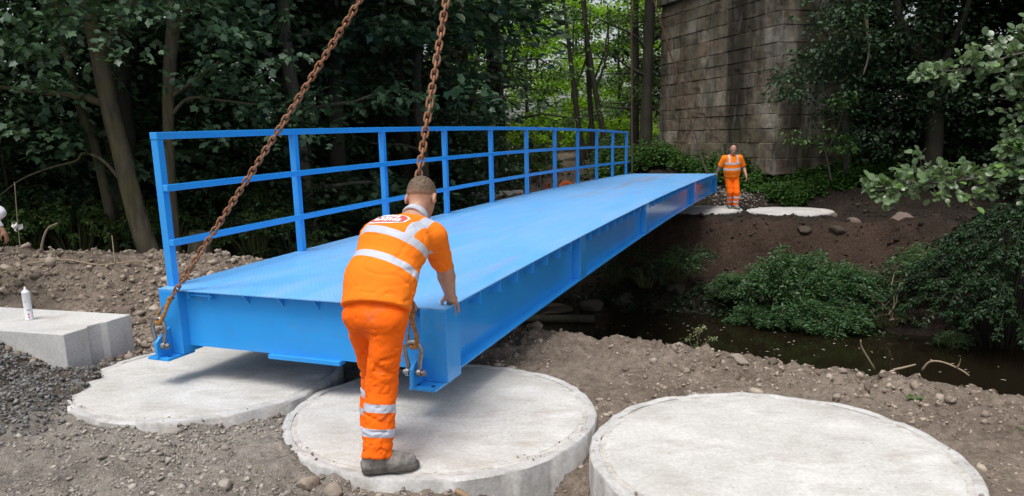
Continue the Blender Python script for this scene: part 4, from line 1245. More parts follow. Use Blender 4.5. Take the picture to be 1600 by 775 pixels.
LW = 'sycamore trees filling the wood on the left'
for k, (x, y, s) in enumerate([(-9.2, 13.6, 1.0), (-4.2, 15.2, 0.9), (-7.8, 16.5, 1.05), (-2.4, 20.6, 0.9), (-11, 18, 1.1), (-8.6, 21.5, 1.1), (-12.5, 12, 1.0), (-14, 16, 1.1), (-2.2, 27, 1.0), (-6.5, 33, 1.2), (-12, 26, 1.2), (-16, 22, 1.2), (-17.5, 14, 1.1), (-15.5, 10.8, 1.0), (-20, 18, 1.2), (-21, 11, 1.1), (-24, 24, 1.3), (-19.5, 27, 1.3)]):
    put_tree('sycamore_tree', SYC[k % 2], 'grey barked sycamore', 'tree', x, y, k * 2.1, s, LW)
UG = 'leafy saplings under the trees on the left'
for k, (x, y, s) in enumerate([(-9.0, 16.4, 1.15), (-6.6, 16.8, 1.1), (-4.4, 16.2, 0.95), (-7.0, 14.9, 0.95), (-10.6, 14.4, 1.05), (-3.0, 17.2, 0.8), (-8.0, 19.4, 1.3), (-5.2, 20.4, 1.25), (-10.8, 20.4, 1.3), (-2.6, 25.2, 0.9), (-11.8, 12.6, 1.1), (-13.8, 12.2, 1.2), (-16, 12.6, 1.3), (-13.0, 17.5, 1.4), (-17.5, 17, 1.5), (-8.3, 12.4, 0.62), (-7.5, 13.4, 0.6), (-6.2, 14.2, 0.72), (-4.7, 13.6, 0.66), (-3.5, 14.6, 0.6), (-9.6, 12.2, 0.66), (-5.4, 15.8, 0.9), (-8.6, 14.6, 0.8),
                                (-3.4, 18.6, 0.95), (-2.0, 22.4, 0.8), (-4.6, 22.6, 0.95), (-1.6, 24.4, 0.72), (-3.6, 25.5, 1.0), (-0.9, 27.5, 0.8), (-6.3, 19.4, 1.0), (-1.9, 19.6, 0.62), (-5.5, 23.4, 1.2), (-3.2, 23.4, 1.1)]):
    put_tree('sapling', UNDER[k % 2] if k % 3 else UNDERD[0], 'leafy sapling', 'sapling', x, y, k * 1.3, s, UG)
# low dark brush at the foot of the left wood
BR = [bush_meshes(201 + k, 0.9, 1.25, 42, M['leaf_mid'], OVAL, 0.085, 34, M['stem']) for k in range(2)]
for k, (x, y, s) in enumerate([(-7.9, 11.9, 1.0), (-7.2, 12.2, 0.9), (-8.7, 11.6, 1.1), (-6.5, 12.9, 0.9), (-9.6, 11.3, 1.0), (-5.9, 12.7, 0.7), (-4.5, 12.9, 0.8), (-3.9, 13.3, 0.9), (-7.6, 13.0, 1.2), (-5.0, 14.0, 1.1), (-3.0, 15.6, 1.0)]):
    put_bush('bush', BR[k % 2], 'low leafy bush', 'bush', x, y, k * 1.1, s, 'low bushes behind the dug soil')

# centre: path corridor, brighter leaves beyond
for k, (x, y, s) in enumerate([(1.2, 52, 1.1), (4.6, 56, 1.2), (-2.2, 50, 1.1), (7.6, 52, 1.1), (2.6, 66, 1.5), (10.5, 60, 1.3), (-3, 62, 1.4), (6.4, 72, 1.6), (13, 70, 1.6)]):
    put_tree('woodland_tree', BRIGHT[k % 2], 'bright green distant tree', 'tree', x, y, k * 1.9, s, 'bright trees beyond the path')
for k, (x, y, s) in enumerate([(-0.6, 31, 1.0), (-1.8, 35, 1.05), (-3.6, 30, 1.05), (-4.5, 38, 1.1), (6.3, 38, 1.0), (-2.6, 44, 1.2), (-7, 42, 1.3), (-10, 36, 1.3), (8.3, 46, 1.2)]):
    put_tree('woodland_tree', ASH[k % 2], 'dark trunked tree', 'tree', x, y, k * 1.6, s, 'trees beside the path')
custom_tree('dark straight trunk at the left edge of the tall stone pier',
    [(5.6, 31.0, 0.4), (5.62, 31.0, 3), (5.66, 31, 6), (5.75, 31, 9), (5.7, 31, 12)], [0.30, 0.22, 0.2, 0.19, 0.12], M['bark_dark'],
    [([(5.65, 31, 4.3), (4.8, 30.8, 4.7), (4.0, 30.6, 5.3)], 0.08, 0.02), ([(5.65, 31, 5.2), (5.0, 30.8, 5.9), (3.4, 30.6, 6.6)], 0.08, 0.02)],
    cloud(2.6, 6.0, 29.8, 31.8, 6.4, 8.8, 9, (0.4, 0.8), 60) + cloud(3, 8, 29, 33, 9.5, 13, 8, (1, 1.5), 40), M['leaf_mid'], OVAL, 0.17, 31)
for k, (x, y, l) in enumerate([(3.35, 34.0, (-0.9, 0.6)), (3.9, 34.6, (-0.5, -0.2)), (4.4, 33.4, (-1.3, 0.1)), (-0.2, 30.6, (-0.2, 0)), (-0.9, 31.6, (0.2, 0))]):
    custom_tree(['thin leaning dark trunk nearest the path on its right side', 'thin straight dark trunk second from the path on its right', 'slanting dark trunk third from the path on its right', 'thin dark trunk in front of the left path trees', 'dark trunk behind the thin trunk left of the path'][k],
        [(x, y, 0.2), (x + l[0] * 0.2, y, 2.2), (x + l[0] * 0.55, y, 4.6), (x + l[0], y + l[1], 8.5)], [0.16, 0.13, 0.11, 0.06], M['bark_dark'],
        [([(x + l[0] * 0.45, y, 4.0), (x + l[0] * 0.6 + 0.7, y, 5.6), (x + l[0] + 1.2, y, 7.5)], 0.06, 0.02)],
        cloud(x - 1.2, x + 1.2, y - 0.8, y + 0.8, 5.6, 8.5, 9, (0.5, 0.85), 60), M['leaf_mid'], OVAL, 0.16, 33 + k)
BB = [bush_meshes(211 + k, 1.0, 1.5, 46, M['leaf_nettle'], OVAL, 0.13, 26, M['stem']) for k in range(2)]
for k, (x, y, s) in enumerate([(-1.5, 28.2, 0.85), (-0.2, 29.0, 0.85), (0.5, 29.6, 0.9), (1.1, 31.5, 0.95), (-2.4, 27.4, 0.8), (0.3, 31.0, 0.8), (4.2, 31.5, 0.9), (4.9, 29.0, 0.8), (4.7, 34.5, 1.0), (1.3, 36.5, 1.0)]):
    put_bush('bush', BB[k % 2], 'leafy green bush', 'bush', x, y, k * 1.7, s, 'bushes lining the path')
BR2 = bush_meshes(221, 1.1, 1.9, 46, M['leaf_bright'], OVAL, 0.16, 26, M['stem'])
for k, (x, y, s) in enumerate([(0.9, 40.5, 1.2), (4.3, 39.5, 1.2), (1.6, 47, 1.5), (3.4, 49, 1.6), (5.2, 46, 1.3), (0.0, 46, 1.3)]):
    put_bush('bush', BR2, 'bright yellow green bush', 'bush', x, y, k * 1.7, s, 'bright bushes at the end of the path')

# right: dark wood, nettles in front of the pier, bank bushes
for k, (x, y, s) in enumerate([(13.6, 25.5, 1.0), (17, 22.5, 1.0), (16.2, 27, 1.1), (20, 25, 1.1), (19.5, 19.5, 1.0), (22.5, 30, 1.2), (14.5, 31, 1.15), (25, 22, 1.2), (18, 34, 1.3), (11.5, 33, 1.2), (27, 30, 1.3), (23, 17, 1.1), (30, 24, 1.3), (10, 42, 1.3), (15, 45, 1.4), (20, 42, 1.4), (17.5, 16.5, 0.9)]):
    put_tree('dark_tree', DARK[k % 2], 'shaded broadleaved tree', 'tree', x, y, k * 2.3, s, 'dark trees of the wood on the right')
TALL = [tree_meshes(161 + k, 17, 0.27, 5.8, 28, M['leaf_dark'], OVAL, 0.27, 44, M['bark_dark'], low=0.46, rad=(1.0, 1.9)) for k in range(2)]  # high crowns above the view, added to keep sky light off the woods
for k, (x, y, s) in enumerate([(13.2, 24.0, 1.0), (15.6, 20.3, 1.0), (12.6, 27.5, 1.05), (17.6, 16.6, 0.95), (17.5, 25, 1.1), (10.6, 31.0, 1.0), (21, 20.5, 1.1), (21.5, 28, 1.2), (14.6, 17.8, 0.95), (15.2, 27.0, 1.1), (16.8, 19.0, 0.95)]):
    put_tree('dark_tree', TALL[k % 2], 'tall tree added for shade', 'tree', x, y, k * 2.3, s, 'tall trees added to shade the wood on the right')
for k, (x, y, s) in enumerate([(-7.4, 14.9, 0.95), (-10.4, 12.6, 0.95), (-3.9, 17.0, 0.9), (-9.4, 18.2, 1.0), (-13.2, 15.2, 1.0), (-3.0, 21.5, 0.9), (-6.8, 23.0, 1.0), (-4.8, 29.5, 1.0)]):
    put_tree('dark_tree', TALL[k % 2], 'tall tree added for shade', 'tree', x, y, k * 2.9, s, 'tall trees added to shade the wood on the left')
custom_tree('dim forked tree trunk in the dark wood right of the spoil heap',
    [(12.45, 22, 0.4), (12.42, 22, 1.3), (12.34, 22, 2.8), (12.2, 22, 3.5), (11.4, 21.9, 4.5), (10.9, 21.9, 5.6), (10.8, 22, 9)], [0.32, 0.24, 0.21, 0.19, 0.15, 0.11, 0.06], M['bark_dark'],
    [([(12.3, 22, 2.9), (11.6, 21.8, 2.95), (10.9, 21.6, 3.1)], 0.05, 0.015), ([(12.25, 22, 3.3), (12.6, 21.9, 4.4), (12.9, 21.8, 5.6), (13.2, 22, 8)], 0.12, 0.05)],
    cloud(9.6, 14.6, 20.5, 23.0, 5.3, 9.0, 24, (0.6, 1.1), 70) + cloud(9.4, 11.8, 20.8, 22.4, 3.4, 5.8, 14, (0.45, 0.8), 90), M['leaf_dark'], OVAL, 0.17, 41)
custom_tree('leafy tree hanging over the right edge of the tall stone pier',
    [(10.5, 23.2, 0.5), (10.3, 23.1, 2.0), (9.9, 22.9, 4.0), (9.6, 22.8, 6.0), (9.5, 23, 9)], [0.14, 0.11, 0.1, 0.09, 0.05], M['bark_grey'],
    [([(10.25, 23.1, 2.3), (9.6, 22.6, 2.6), (9.2, 22.4, 3.4), (8.4, 22.2, 3.6), (7.6, 22.0, 3.45)], 0.04, 0.012), ([(9.9, 22.9, 4.2), (9.0, 22.2, 4.9), (8.6, 22, 5.4)], 0.04, 0.012), ([(10.2, 23, 2.6), (9.4, 22.4, 2.35), (8.5, 21.9, 2.2)], 0.03, 0.01)],
    cloud(8.9, 11.8, 21.2, 23.0, 2.9, 7.2, 62, (0.4, 0.8), 120) + cloud(11.4, 13.2, 20.8, 22.6, 1.6, 6.6, 30, (0.45, 0.8), 110) + cloud(7.3, 9.0, 21.6, 22.3, 3.1, 3.9, 16, (0.3, 0.5), 130) + cloud(8.4, 9.6, 21.6, 22.4, 4.0, 6.8, 14, (0.35, 0.6), 120) + cloud(9.5, 12, 21.5, 23.5, 1.2, 3.2, 20, (0.4, 0.7), 110), M['leaf_shade'], OVAL, 0.14, 42)
custom_tree('pale leaved sapling in front of the foot of the tall pier',
    [(9.6, 22.3, 0.6), (9.3, 22.1, 1.4), (8.9, 21.9, 2.1), (8.6, 21.8, 2.5)], [0.03, 0.025, 0.018, 0.01], M['bark_grey'],
    [([(9.3, 22.1, 1.4), (9.5, 21.8, 2.2), (9.55, 21.6, 3.0)], 0.018, 0.008)],
    cloud(8.0, 9.0, 21.4, 22.0, 1.75, 2.2, 7, (0.25, 0.4), 140) + cloud(8.9, 9.7, 21.3, 21.9, 1.5, 2.0, 6, (0.25, 0.4), 140) + cloud(9.2, 9.8, 21.4, 21.8, 2.6, 3.2, 4, (0.25, 0.4), 140), M['leaf_nettle'], OVAL, 0.13, 43, name='sapling')
for k, (x, y, s) in enumerate([(12.0, 25.0, 0.9), (14.8, 23.5, 0.95), (15.5, 21.2, 0.8), (13.6, 23.2, 0.7), (17.5, 20.2, 0.9), (10.9, 25.6, 0.9), (16.4, 24.6, 1.1), (19, 22, 1.1), (13.6, 19.8, 0.45), (14.8, 18.6, 0.5)]):
    put_tree('sapling', UNDERD[0], 'dark shaded sapling', 'sapling', x, y, k * 1.3, s, 'dark saplings on the right')

def nettle_bed():
    rgl = np.random.default_rng(9); n = 1150
    u = rgl.uniform(0, 1, n)
    x = 3.4 + 8.6 * u + rgl.normal(0, 0.3, n); yb = np.interp(x, [3, 5.5, 8.2, 9.5, 12], [29.5, 29.0, 23.2, 23.3, 23.4]); y = yb + rgl.uniform(-1.0, 1.6, n)
    hh = rgl.uniform(0.35, 1.0, n) * (0.75 + 0.5 * vnoise(x * 0.9, y * 0.9, seed=3))
    z = terrain(x, y, False)
    parts = []; P = []; D = []; N = []; Sz = []
    for lv in np.linspace(0.3, 1.0, 7):
        for sg in range(4):
            a = rgl.uniform(0, 6.283, n)
            P.append(np.stack([x, y, z + hh * lv], 1)); D.append(np.stack([np.cos(a), np.sin(a), np.full(n, -0.3)], 1))
            N.append(np.stack([0.3 * np.cos(a), 0.3 * np.sin(a), np.ones(n)], 1) + rgl.normal(0, 0.3, (n, 3))); Sz.append(0.17 * (1.15 - 0.5 * lv) * rgl.uniform(0.7, 1.2, n))
    V, F = leaves_np(np.concatenate(P), np.concatenate(D), np.concatenate(N), np.concatenate(Sz), OVAL)
    tag(link('nettles', mesh_np('nettles', V, F, M['leaf_nettle'])), 'bed of green nettles between the spoil heap and the stone pier', 'plants', kind='stuff')
nettle_bed()

ELD = [bush_meshes(231 + 7 * k, 0.85, 1.05, 46, M['leaf_bush'], SLIM, 0.115, 20, M['stem'], 0.9, True) for k in range(2)]
for k, (x, y, z, q, sz, lab) in enumerate([
        (5.2, 17.2, -1.75, 0.6, 1.2, 'pinnate leaved bush at the left end of the green growth on the far bank'),
        (6.0, 16.55, -2.05, 1.0, 1.75, 'tallest light green bush in the middle of the far bank growth'),
        (6.85, 16.45, -1.8, 0.9, 1.65, 'light green bush just right of the tallest bush on the far bank'),
        (7.6, 16.1, -1.7, 0.8, 1.25, 'light green bush at the right end of the far bank growth'),
        (6.35, 15.85, -2.25, 0.95, 1.0, 'low bush trailing into the water below the tallest bush'),
        (7.1, 15.55, -2.3, 0.85, 1.05, 'low bush trailing into the water at the right of the growth'),
        (5.55, 16.3, -2.25, 0.7, 0.9, 'low bush at the water edge at the left of the growth')]):
    put_bush('bush', ELD[k % 2], lab, 'bush', x, y, 0.4 + k * 1.9, q * 0.9, 'bushes on the far bank', z=z, sz=sz * q * 0.93)
ELD2 = bush_meshes(233, 0.7, 0.9, 16, M['leaf_bush'], SLIM, 0.10, 9, M['stem'], 0.9, True)
put_bush('bush', ELD2, 'sparse shrub on the brown bank face below the white rings', 'bush', 4.2, 18.2, 0.2, 1.1, z=-1.5)
put_bush('bush', ELD2, 'sparse shrub on the bank between the big bush and the ivy', 'bush', 9.0, 15.9, 1.2, 1.05, z=-1.15)
put_bush('bush', ELD2, 'weedy shrub at the water edge in front of the ivy', 'bush', 8.75, 14.1, 2.2, 0.5, z=-2.2)
IVY = bush_meshes(241, 1.8, 2.6, 230, M['leaf_ivy'], OVAL, 0.080, 84, M['bark_dark'], 0.55)
put_bush('ivy_bush', IVY, 'dark ivy mound rising from the water at the right edge', 'bush', 9.9, 14.3, 0, 1.0, z=-2.3, sz=1.12)
put_bush('ivy_bush', IVY, 'dark ivy growth behind the ivy mound on the right bank', 'bush', 11.6, 15.6, 2, 1.1, z=-1.6)
put_bush('ivy_bush', IVY, 'dark ivy growth at the far right beyond the frame edge', 'bush', 13.2, 12.4, 4, 1.1, z=-2.2)
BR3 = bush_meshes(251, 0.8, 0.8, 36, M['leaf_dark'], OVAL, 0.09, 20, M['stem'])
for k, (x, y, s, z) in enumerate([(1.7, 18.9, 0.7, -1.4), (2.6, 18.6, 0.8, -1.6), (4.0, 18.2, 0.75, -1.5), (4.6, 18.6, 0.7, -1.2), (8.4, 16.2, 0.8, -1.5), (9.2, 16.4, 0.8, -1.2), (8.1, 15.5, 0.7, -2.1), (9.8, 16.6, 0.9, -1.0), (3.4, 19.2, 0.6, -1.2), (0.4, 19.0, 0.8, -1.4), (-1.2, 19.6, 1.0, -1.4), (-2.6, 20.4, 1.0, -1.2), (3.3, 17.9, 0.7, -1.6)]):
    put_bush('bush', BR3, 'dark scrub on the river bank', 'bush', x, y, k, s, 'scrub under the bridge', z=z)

# creeping cover on the lower bank and straggling grass
def bank_cover():
    rgl = np.random.default_rng(19); n = 5200
    w = rgl.uniform(16.4, 20.4, n); v = rgl.uniform(-16, 2.5, n)
    x = 0.51 * w + 0.86 * v; y = 0.86 * w - 0.51 * v
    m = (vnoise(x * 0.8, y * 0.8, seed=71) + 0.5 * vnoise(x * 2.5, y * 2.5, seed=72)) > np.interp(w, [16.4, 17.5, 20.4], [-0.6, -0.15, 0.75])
    x, y = x[m], y[m]; n = len(x); z = terrain(x, y)
    P = np.repeat(np.stack([x, y, z], 1), 7, 0) + rgl.normal(0, 0.10, (n * 7, 3)) * A(1, 1, 0.7) + A(0, 0, 0.08)
    V, F = leaves_np(P, rgl.normal(0, 1, P.shape) * A(1, 1, 0.4), rgl.normal(0, 0.45, P.shape) + A(0, -0.4, 1), rgl.uniform(0.04, 0.11, len(P)), OVAL)
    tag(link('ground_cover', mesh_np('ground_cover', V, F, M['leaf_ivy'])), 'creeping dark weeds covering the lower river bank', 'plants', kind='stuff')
bank_cover()
# alder reaching in from the right, leaves one by one on the nearest branches --------
def alder():
    rgl = np.random.default_rng(15)
    bx, by = 7.3, 7.9
    t = thing('alder_tree', 'alder branches with pale round leaves reaching in at the right edge', 'tree', (bx, by, 0))
    b = np.array([bx, by, 0.0])
    V, F = tube_np(spline([(0.2, 0, -1.6), (0.1, 0, 0.6), (0.0, 0.1, 2.4), (0.1, 0.0, 5.0)], 5), np.linspace(0.13, 0.05, 16), 10, noise=0.05)
    link('trunk', mesh_np('trunk', V, [np.array([f for f in F if len(f) == 4])], M['bark_grey'], True), t)
    lowb = [(7.3, 7.9, 1.2), (6.4, 7.95, 1.55), (5.5, 8.0, 1.55), (4.9, 8.0, 1.50), (4.45, 8.0, 1.46), (4.1, 8.0, 1.42), (3.90, 8.0, 1.39)]
    topb = [(7.3, 8.0, 2.5), (6.2, 8.0, 2.85), (5.4, 8.0, 2.80), (4.9, 8.0, 2.66), (4.55, 8.0, 2.62), (4.28, 8.0, 2.60)]
    midb = [(7.3, 7.9, 1.8), (6.4, 7.95, 2.15), (5.8, 8.0, 2.25), (5.42, 8.0, 2.2)]
    mid2 = [(7.3, 7.9, 1.6), (6.3, 7.9, 1.9), (5.7, 7.95, 1.88), (5.2, 8.0, 1.80)]
    topc = [(7.3, 8.0, 2.8), (6.3, 8.1, 3.1), (5.7, 8.1, 3.05), (5.3, 8.1, 2.95)]
    colb = [(6.6, 7.9, 1.4), (5.9, 7.95, 1.9), (5.55, 8.0, 2.35), (5.40, 8.0, 2.75)]
    tips = []
    spots = []
    for path, r0, dens, spread in ((lowb, 0.02, 150, 0.20), (topb, 0.018, 85, 0.13), (midb, 0.016, 80, 0.2), (mid2, 0.016, 120, 0.24), (topc, 0.014, 70, 0.18), (colb, 0.014, 110, 0.24)):
        Q = spline(np.array(path) - b, 6)
        V, F = tube_np(Q, np.linspace(r0, 0.003, len(Q)), 6)
        br_ = link('branch', mesh_np('branch', V, F_fix(F), M['bark_grey'], True), t)
        tw = []
        m = int(dens * 0.85)
        for k in range(m):
            f = 1 - 0.72 * (k / m) ** 0.9
            i = min(int(f * (len(Q) - 1)), len(Q) - 2)
            p = Q[i]; tp = 1.0 - 0.8 * max(0, (f - 0.6) / 0.4)
            off = rgl.normal(0, 1, 3) * spread * tp * np.array([0.8, 1.0, 0.85]); off[0] -= 0.10 * tp
            q = [p, p + off * 0.55 + np.array([0, 0, 0.02]), p + off]
            tw.append(tube_np(spline(q, 3), [0.004, 0.004, 0.004, 0.003, 0.003, 0.002, 0.002], 4))
            for j in range(rgl.integers(4, 9)):
                ff = rgl.uniform(0.35, 1.05)
                spots.append((p + off * ff + rgl.normal(0, 0.014, 3), off))
        V, F = cat([(v, [np.array([x for x in f if len(x) == 4])]) for v, f in tw])
        tag(link('twigs', mesh_np('twigs', V, F, M['bark_grey'], True), br_), kind='stuff')
    # rounded leaf with folded midrib
    xs_ = np.array([0.0, 0.12, 0.35, 0.62, 0.85, 0.98]); ws = np.array([0.0, 0.22, 0.37, 0.40, 0.27, 0.08]); zs = np.array([0, 0.03, 0.05, 0.04, 0.0, -0.05])
    v = [(x, 0, z - 0.03) for x, z in zip(xs_, zs)] + [(x, w, z + 0.02) for x, w, z in zip(xs_[1:], ws[1:], zs[1:])] + [(x, -w, z + 0.02) for x, w, z in zip(xs_[1:], ws[1:], zs[1:])]
    v.append((-0.22, 0, 0.03)); v.append((-0.22, 0.012, 0.03))
    f = [(0, 1, 6), (0, 11, 1)] + [(1 + i, 2 + i, 7 + i, 6 + i) for i in range(4)] + [(2 + i, 1 + i, 11 + i, 12 + i) for i in range(4)] + [(16, 0, 17)]
    LM = MB().add([(a * 0.075, c * 0.075, d * 0.075) for a, c, d in v], f).mesh('leaf', M['leaf_alder_one'], True, fix=False)
    TP = (np.array(v), [np.array([x for x in f if len(x) == 4]), np.array([x for x in f if len(x) == 3])])
    sel = list(range(len(spots))); rgl.shuffle(sel)
    # the ones that show in front are built singly, the rest of the foliage is one mass
    inn = [i for i in sel if 3.7 < (spots[i][0] + b)[0] < 5.75]
    inn.sort(key=lambda i: spots[i][0][1])
    single = set(inn[:300])
    P = []; D = []; N = []; Sz = []
    for i, (p, off) in enumerate(spots):
        d = off / (np.linalg.norm(off) + 1e-6) + rgl.normal(0, 0.55, 3) + np.array([-0.15, -0.2, -0.1])
        nn = np.array([-0.25, -0.55, 0.85]) + rgl.normal(0, 0.38, 3)
        s = rgl.uniform(0.55, 1.35)
        if i in single:
            d = d / np.linalg.norm(d); nn = nn - d * (nn @ d); nn /= np.linalg.norm(nn); sd_ = np.cross(nn, d)
            o = link('leaf', LM, t, tuple(p)); o.rotation_mode = 'QUATERNION'
            o.rotation_quaternion = Matrix((d, sd_, nn)).transposed().to_quaternion(); o.scale = (s, s, s)
        else:
            P.append(p); D.append(d); N.append(nn); Sz.append(s * 0.075)
    V, F = leaves_np(np.array(P), np.array(D), np.array(N), np.array(Sz), TP)
    tag(link('foliage', mesh_np('foliage', V, F, M['leaf_alder'], True), t), kind='stuff')
def F_fix(F): return [np.array([x for x in F if len(x) == 4])]
tmat = NT('alder_leaf_single'); oi = tmat.n('ObjectInfo')
c_ = tmat.ramp(oi.outputs['Random'], [(0.0, (0.060, 0.120, 0.040)), (0.7, (0.135, 0.235, 0.075)), (1.0, (0.18, 0.32, 0.07))])
tmat.set(c_, 0.30, spec=0.65); tr_ = tmat.n('BsdfTranslucent'); tmat.l(c_, tr_.inputs['Color'])
ms_ = tmat.n('MixShader'); ms_.inputs[0].default_value = 0.3
tmat.l(tmat.b.outputs[0], ms_.inputs[1]); tmat.l(tr_.outputs[0], ms_.inputs[2]); tmat.l(ms_.outputs[0], tmat.out.inputs['Surface'])
M['leaf_alder_one'] = tmat.m
alder()
# ------------------------------------------------------------------ people: bodies as one surface grown from a distance field
def sdf_mesh(name, fn, lo, hi, h, mat, attr=None, coarse=6, relax=1):
    """surface nets of fn(P)->distance; attr(P)->float stored as 'tape'"""
    lo = np.array(lo, float); hi = np.array(hi, float)
    n = np.maximum(((hi - lo) / h).astype(int) + 2, 8)
    n = ((n + coarse - 1) // coarse) * coarse + 1
    D = np.full(tuple(n), 1.0, np.float32)
    # coarse pass picks the blocks near the surface
    cn = (n - 1) // coarse
    ci = np.stack(np.meshgrid(*[np.arange(k) for k in cn], indexing='ij'), -1).reshape(-1, 3)
    cc = lo + (ci + 0.5) * coarse * h
    cd = fn(cc)
    act = np.abs(cd) < coarse * h * 1.35
    for s in (cd < 0,):
        for c in ci[s & ~act]:
            a = c * coarse; D[a[0]:a[0]+coarse+1, a[1]:a[1]+coarse+1, a[2]:a[2]+coarse+1] = -1.0
    r = np.arange(coarse + 1); off = np.stack(np.meshgrid(r, r, r, indexing='ij'), -1).reshape(-1, 3)
    I = (ci[act][:, None] * coarse + off[None]).reshape(-1, 3)
    key = np.unique((I[:, 0] * n[1] + I[:, 1]) * n[2] + I[:, 2])
    I = np.stack([key // (n[1] * n[2]), (key // n[2]) % n[1], key % n[2]], 1)
    D[I[:, 0], I[:, 1], I[:, 2]] = fn(lo + I * h)
    Sg = D < 0
    cells = np.zeros(tuple(n - 1), np.int8)
    for a in (0, 1):
        for b in (0, 1):
            for c in (0, 1):
                cells += Sg[a:n[0]-1+a, b:n[1]-1+b, c:n[2]-1+c]
    mix = (cells > 0) & (cells < 8)
    idx = np.full(mix.shape, -1, np.int64); q = np.argwhere(mix); idx[mix] = np.arange(len(q))
    acc = np.zeros((len(q), 3)); cnt = np.zeros(len(q))
    cor = [(a, b, c) for a in (0, 1) for b in (0, 1) for c in (0, 1)]
    val = {c: D[q[:, 0]+c[0], q[:, 1]+c[1], q[:, 2]+c[2]].astype(float) for c in cor}
    for c in cor:
        for ax in range(3):
            if c[ax]: continue
            d = list(c); d[ax] = 1; d = tuple(d)
            v0, v1 = val[c], val[d]; m = (v0 < 0) != (v1 < 0)
            t = np.where(m, v0 / np.where(m, v0 - v1, 1), 0)
            p = np.tile(np.array(c, float), (len(q), 1)); p[:, ax] = t
            acc[m] += p[m]; cnt[m] += 1
    V = lo + (q + acc / cnt[:, None]) * h
    F = []
    for ax in range(3):
        sl0 = [slice(None)] * 3; sl1 = [slice(None)] * 3
        sl0[ax] = slice(0, -1); sl1[ax] = slice(1, None)
        e = Sg[tuple(sl0)] != Sg[tuple(sl1)]
        E = np.argwhere(e)
        u, w = [(1, 2), (2, 0), (0, 1)][ax]
        ok = (E[:, u] > 0) & (E[:, w] > 0) & (E[:, u] < n[u] - 1) & (E[:, w] < n[w] - 1); E = E[ok]
        inside = Sg[tuple(E.T)]
        def cell(du, dw):
            k = E.copy(); k[:, u] -= du; k[:, w] -= dw
            return idx[tuple(k.T)]
        a, b, c, d = cell(1, 1), cell(0, 1), cell(0, 0), cell(1, 0)
        Q = np.stack([a, b, c, d], 1)
        Q[~inside] = Q[~inside][:, ::-1]
        F.append(Q[(Q >= 0).all(1)])
    F = np.concatenate(F)
    for _ in range(relax):
        s = np.zeros_like(V); k = np.zeros(len(V))
        for i in range(4):
            for j in ((i + 1) % 4, (i + 3) % 4):
                np.add.at(s, F[:, i], V[F[:, j]]); np.add.at(k, F[:, i], 1)
        V = V * 0.5 + 0.5 * s / k[:, None]
    me = mesh_np(name, V, F, mat, True)
    if attr is not None:
        at = me.attributes.new('tape', 'FLOAT', 'POINT')
        at.data.foreach_set('value', attr(V).astype(np.float32))
    return me
A = lambda *p: np.array(p, float)
def cap(P, a, b, ra, rb, e=None, k=1.0, e2=None, k2=1.0):
    ab = b - a; t = np.clip((P - a) @ ab / (ab @ ab + 1e-12), 0, 1)
    q = P - (a + t[:, None] * ab)
    if e is not None: q = q + (1 / k - 1) * (q @ e)[:, None] * e
    if e2 is not None: q = q + (1 / k2 - 1) * (q @ e2)[:, None] * e2
    return np.linalg.norm(q, axis=1) - (ra + (rb - ra) * t)
def smin(a, b, k):
    h = np.clip(0.5 + 0.5 * (b - a) / k, 0, 1)
    return b * (1 - h) + a * h - k * h * (1 - h)
def smax(a, b, k): return -smin(-a, -b, k)
def un(v): return v / np.linalg.norm(v)
def tpar(P, a, b): ab = b - a; return (P - a) @ ab / (ab @ ab)

def head_fn(P, c, f, u, s=1.0):
    """skull, jaw, nose, ears, neck stub. c centre, f facing, u up"""
    f = un(f); u = un(u - f * (u @ f)); r = np.cross(f, u)
    X = (P - c) / s
    L_ = np.stack([X @ r, X @ f, X @ u], 1)
    def el(o, rad):
        q = (L_ - A(*o)) / A(*rad); l = np.linalg.norm(q, axis=1); return (l - 1) * min(rad)
    d = el((0, -0.012, 0.03), (0.077, 0.098, 0.092))
    d = smin(d, el((0, 0.032, -0.045), (0.060, 0.062, 0.070)), 0.04)
    d = smin(d, el((0, 0.060, -0.088), (0.030, 0.030, 0.026)), 0.03)
    d = smin(d, cap(L_, A(0, 0.090, 0.012), A(0, 0.108, -0.022), 0.010, 0.015), 0.014)          # nose
    d = smin(d, cap(L_, A(-0.016, 0.094, -0.024), A(0.016, 0.094, -0.024), 0.009, 0.009), 0.008)
    d = smin(d, cap(L_, A(-0.045, 0.072, 0.030), A(0.045, 0.072, 0.030), 0.013, 0.013), 0.018)   # brow
    for sx in (-1, 1):
        d = smax(d, -cap(L_, A(sx*0.030, 0.098, 0.013), A(sx*0.034, 0.098, 0.013), 0.016, 0.016), 0.014)
        d = smin(d, el((sx*0.030, 0.076, 0.013), (0.0135, 0.0135, 0.0135)), 0.004)
        d = smin(d, el((sx*0.085, -0.012, -0.005), (0.011, 0.022, 0.034)), 0.006)               # ears
        d = smax(d, -el((sx*0.090, -0.002, -0.003), (0.007, 0.010, 0.019)), 0.006)
    d = smax(d, -cap(L_, A(-0.020, 0.0985, -0.056), A(0.020, 0.0985, -0.056), 0.0045, 0.0045), 0.006)
    d = smin(d, cap(L_, A(-0.014, 0.089, -0.066), A(0.014, 0.089, -0.066), 0.009, 0.009), 0.008)
    return d * s, L_
